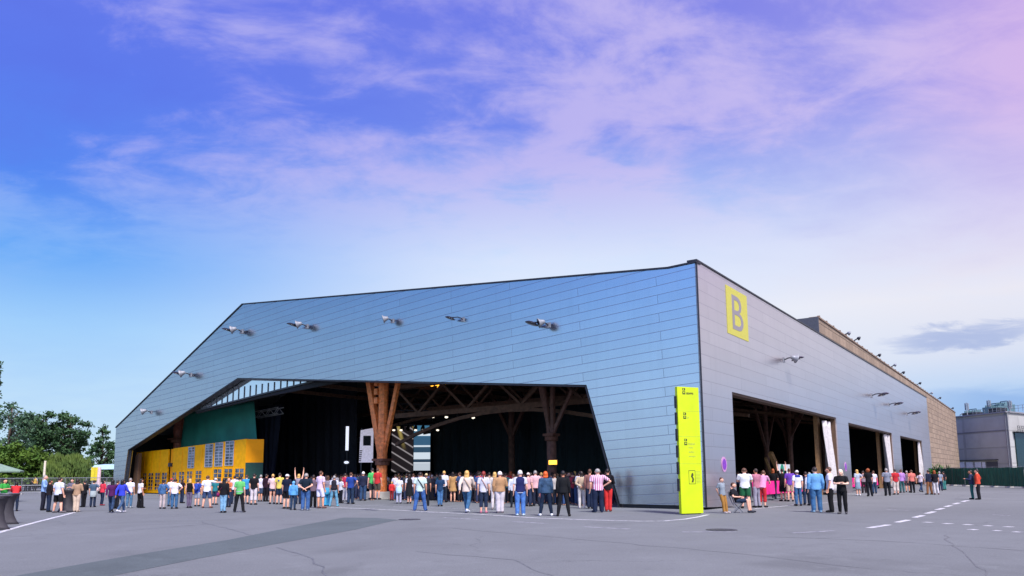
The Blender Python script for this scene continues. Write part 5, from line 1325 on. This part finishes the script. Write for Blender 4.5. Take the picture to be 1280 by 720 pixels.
P(340, 630, 592, 'cross', 20, 'short', 'blonde', 'tee', '#d9b9b8', 'hot', '~#28405f', 'blonde in a pale pink top and denim hot pants', skin=1)
P(348.5, 630.5, 590.5, 'stand', 355, 'short', 'dark', 'tee', '#d2bc3c', 'shorts', '#16283e', 'in a yellow shirt with a blue print and navy shorts', extra=[('badge', '#1c3f9c')], skin=1)
P(357.5, 636, 592, 'stand', 340, 'cap', '#d2d0d6', 'tee', '#131b33', 'shorts', '#101118', 'in a white cap, navy t-shirt and black shorts', skin=1, fat=1.08)
P(366, 637.5, 600, 'stand', 0, 'hood', '#5fa6d8', 'jacket', '#4f9ed6', 'slim', '~#1c3f63', 'child in a light blue hooded jacket with a dark waistband', h=1.42, extra=[('belt', '#10131c')], shoe='#15161c')
P(372.5, 630, 592, 'raise', 0, 'bob', 'blonde', 'tank', '#8a8290', 'trousers', JD, 'blonde raising both arms above the crowd', skin=1)
P(381.5, 638, 591, 'back', 0, 'short', 'grey', 'tee', '#0f2231', 'trousers', '~#2566ac', 'in a dark teal t-shirt with hands clasped behind the back', fat=1.16, skin=1, shoe='#7f90a6')
P(391, 634.5, 593, 'stand', 10, 'short', 'dark', 'tee', '#6a5662', 'trousers', '#111116', 'in a mauve top and black trousers left of the white shorts')
P(399.5, 635.5, 588, 'contra', 330, 'short', 'brown', 'tee', '#d7bcd4', 'shorts', '#d2d0e6', 'tall in a pale pink t-shirt and long white shorts', skin=0, shoe='#6b4c48')
P(409, 632.5, 594, 'stand', 350, 'long', 'brown', 'tee', '#88808c', 'flare', '#2a9cc4', 'in a grey top and bright turquoise wide trousers', extra=[('tied', '#2a9cc0')], shoe='#3aa0c0')
P(417, 633, 594, 'wide', 0, 'short', 'grey', 'vest', '#262430', 'slim', '~#4aa8d0', 'in a charcoal vest with a black waist bag and pale jeans', extra=[('belt', '#101014')], shoe='#57a9c2')
P(425.5, 629, 597, 'close', 320, 'bob', 'brown', 'tee', '#c6c8d0', 'trousers', '#12161e', 'in a white top and black trousers left of the crimson shirt', skin=1)
P(431, 627, 591, 'stand', 0, 'short', 'dark', 'tee', '#b01040', 'trousers', '#9a9aa4', 'in a crimson t-shirt and grey trousers')
P(438, 630, 590, 'hips', 350, 'short', 'brown', 'tee', '#1b3f8e', 'trousers', '~#1c3a5c', 'in a royal blue t-shirt and dark jeans right of the crimson shirt', fat=1.1, skin=1)
P(453.5, 626, 588.5, 'stand', 0, 'short', 'white', 'long', '#20263f', 'trousers', '~#26507e', 'white-haired in a navy top and jeans left of the column base', fat=1.1)
P(465, 624.3, 585, 'hips', 30, 'short', 'dark', 'tee', '#2fae4c', 'shorts', '#2a2c30', 'in a bright green t-shirt standing on the column base', zb=.52, skin=1)
P(471.5, 624.6, 587, 'stand', 340, 'short', 'brown', 'tee', '#c0181c', 'shorts', '#4a4136', 'in a red t-shirt standing on the column base', zb=.52)
P(489.5, 625.8, 598, 'stand', 350, 'short', 'blonde', 'jacket', '#d41a18', 'slim', '#8a1518', 'blond child in red right of the orange column', h=1.25)
P(498.5, 629.5, 594, 'stand', 0, 'short', 'brown', 'tee', '#d0d2da', 'trousers', '#a4a4b8', 'in a white t-shirt with a pale blue jacket round the waist', extra=[('tied', '#a4c8e2')], h=1.6)
P(511.5, 629.5, 592, 'close', 15, 'long', 'dark', 'vest', '#17161c', 'skirt', '#14171c', 'with dark hair in a black vest and short black skirt', skin=1)
P(525, 638.5, 589.5, 'wide', 0, 'short', 'dark', 'tee', '#b9d0c8', 'trousers', '~#1f62b0', 'in a pale mint t-shirt with a black strap across the back', fat=1.14, extra=[('strap', '#17181c')], skin=0, shoe='#33589a')
P(532.5, 632.5, 591, 'stand', 10, 'cap', '#c9b47c', 'tee', '#2a2c34', 'trousers', '#15181f', 'in a straw yellow cap and dark clothes behind the mint t-shirt')
P(540, 625.5, 593, 'close', 330, 'short', 'grey', 'long', '#3a3842', 'trousers', '#25242c', 'in charcoal with a brown bag right of the straw cap', extra=[('bag', '#5a4034')])
P(550, 633, 593, 'close', 0, 'long', 'dark', 'tee', '#13385c', 'slim', '~#2f7ab6', 'in a dark teal blue t-shirt and tight bright jeans', skin=1)
P(555, 628, 587.5, 'stand', 350, 'short', 'blonde', 'tee', '#d4d6de', 'trousers', '#1d2633', 'blond in a white shirt behind the dark teal t-shirt')
for x, yf, yh, c, lab in ((498, 622, 578, '#d8a212', 'in a golden yellow t-shirt raised above the crowd by the stage'), (509, 622, 580, '#5a7a24', 'in olive green raised above the crowd by the stage')):
    P(x, yf, yh, 'hips', 10, 'short', 'dark', 'tee', c, 'trousers', BK, lab, zb=.0, h=1.95)
# ---- middle, before the open hall
P(566, 627.5, 589.5, 'hips', 0, 'long', 'dark', 'coat', '#b98a4e', 'hot', '#8a6a44', 'in a camel coat with bare legs', skin=1, shoe='#a5806a')
P(583.5, 641, 587.5, 'walk', 350, 'long', 'blonde', 'long', '#d8c4b4', 'slim', '~#1f6a9c', 'blonde in a cream blouse with crossed bag strap, walking in jeans', extra=[('strap', '#a08a72')], shoe='#d8dce8', fat=1.12)
P(594.5, 626, 593, 'stand', 0, 'long', 'brown', 'dress', '#c80f24', None, '', 'in a long plain red dress behind the cream blouse', skin=1)
P(598, 627, 587, 'stand', 340, 'short', 'brown', 'tee', '#2460b4', 'trousers', BK, 'in a bright blue shirt behind the red dress', skin=1)
P(604.5, 641.5, 588.5, 'stand', 0, 'tail', 'red', 'tee', '#c3c2cc', 'capri', '~#1c3050', 'with a reddish ponytail, pale grey top and cropped dark jeans', extra=[('strap', '#a77d70')], shoe='#b8687e', skin=1)
P(618.5, 637, 589.5, 'stand', 350, 'bob', 'blonde', 'long', '#cfc4b8', 'slim', '#cdc4c0', 'blonde in cream half hidden behind the tan jacket', shoe='#8a7c78')
P(625, 641.5, 588.5, 'close', 0, 'short', 'white', 'jacket', '#b08456', 'trousers', '#c8bfc2', 'white-haired in a tan jacket and pale trousers', fat=1.14, shoe='#7c7076')
P(638.5, 628, 588.5, 'stand', 345, 'bob', 'ginger', 'long', '#bd141c', 'trousers', '#17141a', 'ginger-haired in a red top between tan jacket and navy vest')
P(642, 634.5, 592, 'stand', 0, 'short', 'brown', 'long', '#ced0da', 'slim', '#18222e', 'in a white long-sleeved shirt behind the navy vest')
P(650.5, 644.5, 587, 'stand', 0, 'short', 'white', 'vest', '#1c2356', 'trousers', '~#2f80d8', 'white-haired in a navy waistcoat and bright blue jeans', fat=1.1, shoe='#c9e0f2', skin=1)
P(660.5, 633, 590, 'stand', 330, 'cap', '#dcc9c2', 'tee', '#d8a0a0', 'slim', '~#22365a', 'in a whitish cap and rose pink top', skin=1)
P(669.5, 632.5, 587.5, 'contra', 0, 'short', 'grey', 'tee', '#dca9ae', 'trousers', '~#1d2740', 'grey-haired in a light pink t-shirt with dark ripped jeans', skin=1, fat=1.06)
P(677, 630, 590, 'stand', 350, 'short', 'blonde', 'tee', '#d9707c', 'slim', '#b06070', 'blond in a coral pink t-shirt left of the orange hair')
P(682.5, 645, 588.5, 'wide', 0, 'bob', 'orange', 'jacket', '~#2c567c', 'slim', '#14243a', 'with bright orange hair, denim jacket, dark jeans and white shoes', extra=[('belt', '#b9c2cc')], shoe='#e2e4ea', fat=1.05)
P(694, 631, 592, 'stand', 5, 'short', 'brown', 'long', '#b9b0a8', 'trousers', '#22252c', 'in an off-white shirt between denim jacket and black jacket')
P(704.5, 645.5, 587.5, 'wide', 355, 'short', 'black', 'jacket', '#131519', 'slim', '#14151a', 'all in black with black hair and a wide stance', skin=2)
P(711.5, 628, 589.5, 'phone', 200, 'short', 'brown', 'tee', '#2a1f30', 'trousers', '#15161c', 'in dark violet facing the camera behind the black jacket', skin=1)
P(719, 626, 588.5, 'stand', 350, 'bob', 'blonde', 'tee', '#7c7a88', 'trousers', '#15171c', 'blonde in grey left of the beige jumper', skin=1)
P(727.5, 635.5, 588.5, 'back', 0, 'bob', 'dark', 'long', '#b9a184', 'slim', '#cfc7bd', 'dark-haired in a beige jumper and slim white trousers', shoe='#c9bdb8')
P(738, 636, 584, 'close', 340, 'short', 'brown', 'long', '#8a5a50', 'trousers', JD, 'tall in a brown shirt left of the striped shirt')
P(748, 640.5, 583, 'hips', 10, 'crop', 'grey', 'tee', '|#b0407c', 'trousers', '#16243e', 'stout in a pink and white striped shirt and navy trousers', fat=1.3, skin=1, shoe='#25304a')
P(760.5, 639.5, 584, 'close', 350, 'short', 'black', 'long', '#121016', 'trousers', '#cf1716', 'in a black top and bright red trousers at the edge of the opening', shoe='#8e2a22')
# ---- right, by the side doorways
P(904.5, 641.5, 594, 'wall', 215, 'short', 'brown', 'tee', '#7f8a94', 'trousers', '#9a6a1e', 'boy in a grey t-shirt and mustard trousers leaning on the wall', h=1.52, skin=1, shoe='#b8a9a6', extra=None)
P(923, 640.8, 600, 'sit', 240, 'crop', 'brown', 'tee', '#15161d', 'shorts', '~#28405e', 'in a black t-shirt and denim shorts sitting tilted back', h=1.72, skin=1, shoe='#2a2c36', fat=1.08)
P(932.5, 635.5, 581.5, 'phone', 345, 'short', 'brown', 'tee', '#d6dade', 'shorts', '#0d5a34', 'in a white t-shirt and green shorts behind the sitting figure', fat=1.22, skin=1)
P(947, 634.5, 585, 'cross', 20, 'short', 'dark', 'tee', '#b06a80', 'trousers', '#8f8c9c', 'in a dusky pink t-shirt and grey trousers by the first doorway', skin=2)
P(954, 634.5, 586, 'lean', 320, 'short', 'brown', 'tee', '#d08ab0', 'capri', '#b8141e', 'in a pink top and red cropped trousers leaning forward', skin=1, shoe='#201c20')
P(968, 625, 585, 'close', 330, 'bob', 'ginger', 'tee', '#101014', 'slim', '~#16304a', 'ginger-haired in black before the magenta banner')
P(979.5, 626.5, 584, 'raise', 10, 'short', 'dark', 'dress', '#111014', None, '', 'in a black dress with arms held up before the placard', skin=1)
P(988.5, 627, 585, 'hips', 350, 'short', 'brown', 'tee', '#6a3aa8', 'shorts', '#c3a58e', 'in a violet t-shirt and beige shorts', skin=1)
P(998.5, 632.5, 587, 'stand', 0, 'cap', '#d4d4dc', 'tee', '#d6d6de', 'slim', '~#20669c', 'in a white cap and white t-shirt with a blue scarf', extra=[('scarf', '#1d2f92')], skin=1)
P(1009, 631, 589, 'stand', 345, 'short', 'dark', 'tee', '#161a3a', 'trousers', '~#1a3a60', 'in a navy t-shirt left of the light blue shirt', skin=1)
P(1014, 632, 590, 'close', 0, 'short', 'grey', 'long', '#c2c6d2', 'trousers', '#1f2a3a', 'grey-haired in a white shirt hidden behind the light blue shirt')
P(1021.5, 640.5, 582.5, 'stand', 350, 'short', 'dark', 'long', '#5f9fd2', 'trousers', '~#1f6ea6', 'tall in a light blue shirt and blue jeans', fat=1.16, skin=1, shoe='#8fb7cf')
P(1039.5, 640.5, 582.5, 'stand', 60, 'short', 'brown', 'tee', '#cfc8d8', 'trousers', '#0f1014', 'in a white t-shirt and black trousers turned left', fat=1.05, skin=0)
P(1054, 642.5, 586, 'cross', 145, 'bob', 'plat', 'tee', '#101013', 'slim', '#111114', 'platinum blonde in black with folded arms and sneakers', skin=3, fat=1.05, shoe='#4a484c')
P(1073, 619.5, 586.5, 'hips', 20, 'long', 'blonde', 'tee', '#a8b2c2', 'skirt', '~#7c9cb4', 'blonde in a pale top and light denim skirt at the second doorway', shoe='#d9d9de', skin=1)
P(1080.5, 616.5, 588, 'stand', 340, 'short', 'dark', 'tee', '#8a7a84', 'trousers', '#2a2228', 'in greyish mauve between the blonde and the curly head')
P(1087, 620.5, 584, 'contra', 350, 'curly', 'ginger', 'tee', '#111219', 'trousers', '#13161e', 'with curly ginger hair in black at the second doorway')
P(1093.5, 617, 588, 'stand', 0, 'short', 'brown', 'tee', '#c9c4d2', 'trousers', '~#22456a', 'in a white t-shirt left of the second magenta banner')
P(1110, 619.8, 585, 'stand', 340, 'short', 'grey', 'tee', '#7f8494', 'trousers', '#12161e', 'grey-haired in a grey blue shirt and black trousers', fat=1.08)
P(1120.5, 618.3, 586, 'stand', 0, 'short', 'dark', 'tee', '#b80f1a', 'capri', '#c9b9ae', 'in a red t-shirt and cream shorts', fat=1.08, skin=1)
P(1128, 616, 586.5, 'stand', 350, 'short', 'brown', 'long', '#b07ac0', 'slim', '#2a5a5c', 'in a lilac shirt right of the red t-shirt')
P(1135, 615, 588, 'cross', 330, 'short', 'grey', 'tee', '#7c6c78', 'shorts', '#4a3f44', 'in taupe shorts between lilac shirt and salmon shirt')
P(1141, 616, 587, 'stand', 0, 'short', 'brown', 'tee', '#cf6a5c', 'slim', '#13171c', 'in a salmon t-shirt and black trousers', fat=1.12)
P(1151.5, 615.5, 590, 'walk', 300, 'short', 'dark', 'tee', '#cdbcc6', 'slim', '~#20406a', 'dark-haired in a white top walking right by the third doorway')
P(1162.5, 618.3, 587, 'wide', 20, 'short', 'dark', 'jacket', '#181f38', 'trousers', '#84542e', 'in a navy jacket and tan trousers near the tan wall')
P(1170, 618.3, 587.5, 'contra', 340, 'bob', 'ginger', 'tee', '#15131a', 'slim', '#c9c4c6', 'ginger-haired in a black top and white trousers near the tan wall', shoe='#5a2c2c')
P(1176, 613.5, 589, 'stand', 330, 'short', 'grey', 'tee', '#8a92a2', 'trousers', '~#1c3456', 'grey-haired in pale grey at the far end of the queue')
P(1181, 612.5, 589, 'stand', 20, 'short', 'dark', 'tee', '#231a24', 'trousers', '#2f7a74', 'in black with teal trousers, last of the queue before the green fence')
P(1216, 624.3, 587, 'phone', 60, 'short', 'dark', 'jacket', '#2a3454', 'trousers', '#13605c', 'in a navy jacket and teal trousers on the open asphalt', skin=2)
P(1224, 624.6, 586, 'hips', 50, 'short', 'dark', 'jacket', '#c93a12', 'trousers', '#15161c', 'in an orange red jacket on the open asphalt', skin=1, shoe='#1a1a1c')
# stool under the sitting figure
sb = gnd(920, 639.5)
o = empty('folding_stool', sb, math.radians(240)); tag(o, 'low grey folding stool under the sitting figure in denim shorts', 'stool')
o.location = gnd(923, 640.8)
m = MB(); m.box((0, -.02, .40), (.42, .36, .04)); m.build('seat', simple('stool canvas', (.12, .12, .14), .8), o)
for sx in (-.19, .19):
    m = MB(); m.bar((sx, -.2, 0), (sx, .16, .39), .03); m.build('leg', GREYM, o); m = MB(); m.bar((sx * .9, .16, 0), (sx * .9, -.2, .39), .03); m.build('leg', GREYM, o)
m = MB(); m.bar((-.19, -.2, .40), (-.19, -.36, .86), .03); m.bar((.19, -.2, .40), (.19, -.36, .86), .03); m.box((0, -.34, .78), (.42, .02, .2)); m.build('backrest', simple('stool canvas', (.12, .12, .14), .8), o)
# low platform that lifts two people by the stage
# ---- the mass of people inside the hall
rc = random.Random(21)
CROWDC = ['#1c1c24', '#2b3350', '#5a2430', '#8a8690', '#34507c', '#b03040', '#c8c4d0', '#3a3a3e', '#a08a74', '#2c6a6c']
cm = [cloth_m(SKINS[0], 'skin'), cloth_m(HAIRS['dark'], 'hair'), cloth_m(HAIRS['brown'], 'hair')] + [cloth_m(c) for c in CROWDC]
def lowpoly(pose):
    parts = [(m_body(pose), 0), (m_top(pose, 'tee'), 't'), (m_bottom(pose, 'trousers'), 'p'), (m_hair(pose, 'short'), 'h')]; out = []
    for me, k in parts:
        o = bpy.data.objects.new('tmp', me); COL.objects.link(o); d = o.modifiers.new('d', 'DECIMATE'); d.ratio = .07 if k == 0 else .12
        bpy.context.view_layer.update(); e = bpy.data.meshes.new_from_object(o.evaluated_get(bpy.context.evaluated_depsgraph_get()))
        out.append(([v.co.copy() for v in e.vertices], [tuple(p.vertices) for p in e.polygons], k)); bpy.data.objects.remove(o)
    return out
LP = [lowpoly(p) for p in ('stand', 'phone', 'close')]
mc = MB(); placed = []
tries = 0
while len(placed) < 300 and tries < 9000:
    tries += 1
    a, b = rc.uniform(5.8, 41), rc.uniform(.5, 8) if rc.random() < .78 else rc.uniform(10, 28); p = hallpt(a, b)
    if (p - gnd(477, 624)).length < 1.6 or any((p - q).length < .62 for q in placed): continue
    if a > 29 and b < 5 or a < 7 and b < 2: continue
    placed.append(p); Rz = Matrix.Rotation(math.radians(rc.gauss(5, 25)), 3, 'Z'); s = rc.uniform(.93, 1.06)
    tm, pm, hm = 3 + rc.randrange(len(CROWDC)), 3 + rc.choice((0, 1, 4, 7)), rc.choice((1, 1, 2))
    for vs_, fs_, k in rc.choice(LP):
        mc.mat({'t': tm, 'p': pm, 'h': hm}.get(k, 0)); mc.add([p + Rz @ (v * s) for v in vs_], fs_)
co_ = link('crowd', mc.mesh('crowd', False), cm, smooth=True); tag(co_, 'dense dark crowd standing inside the hall facing the stage', 'crowd', kind='stuff')
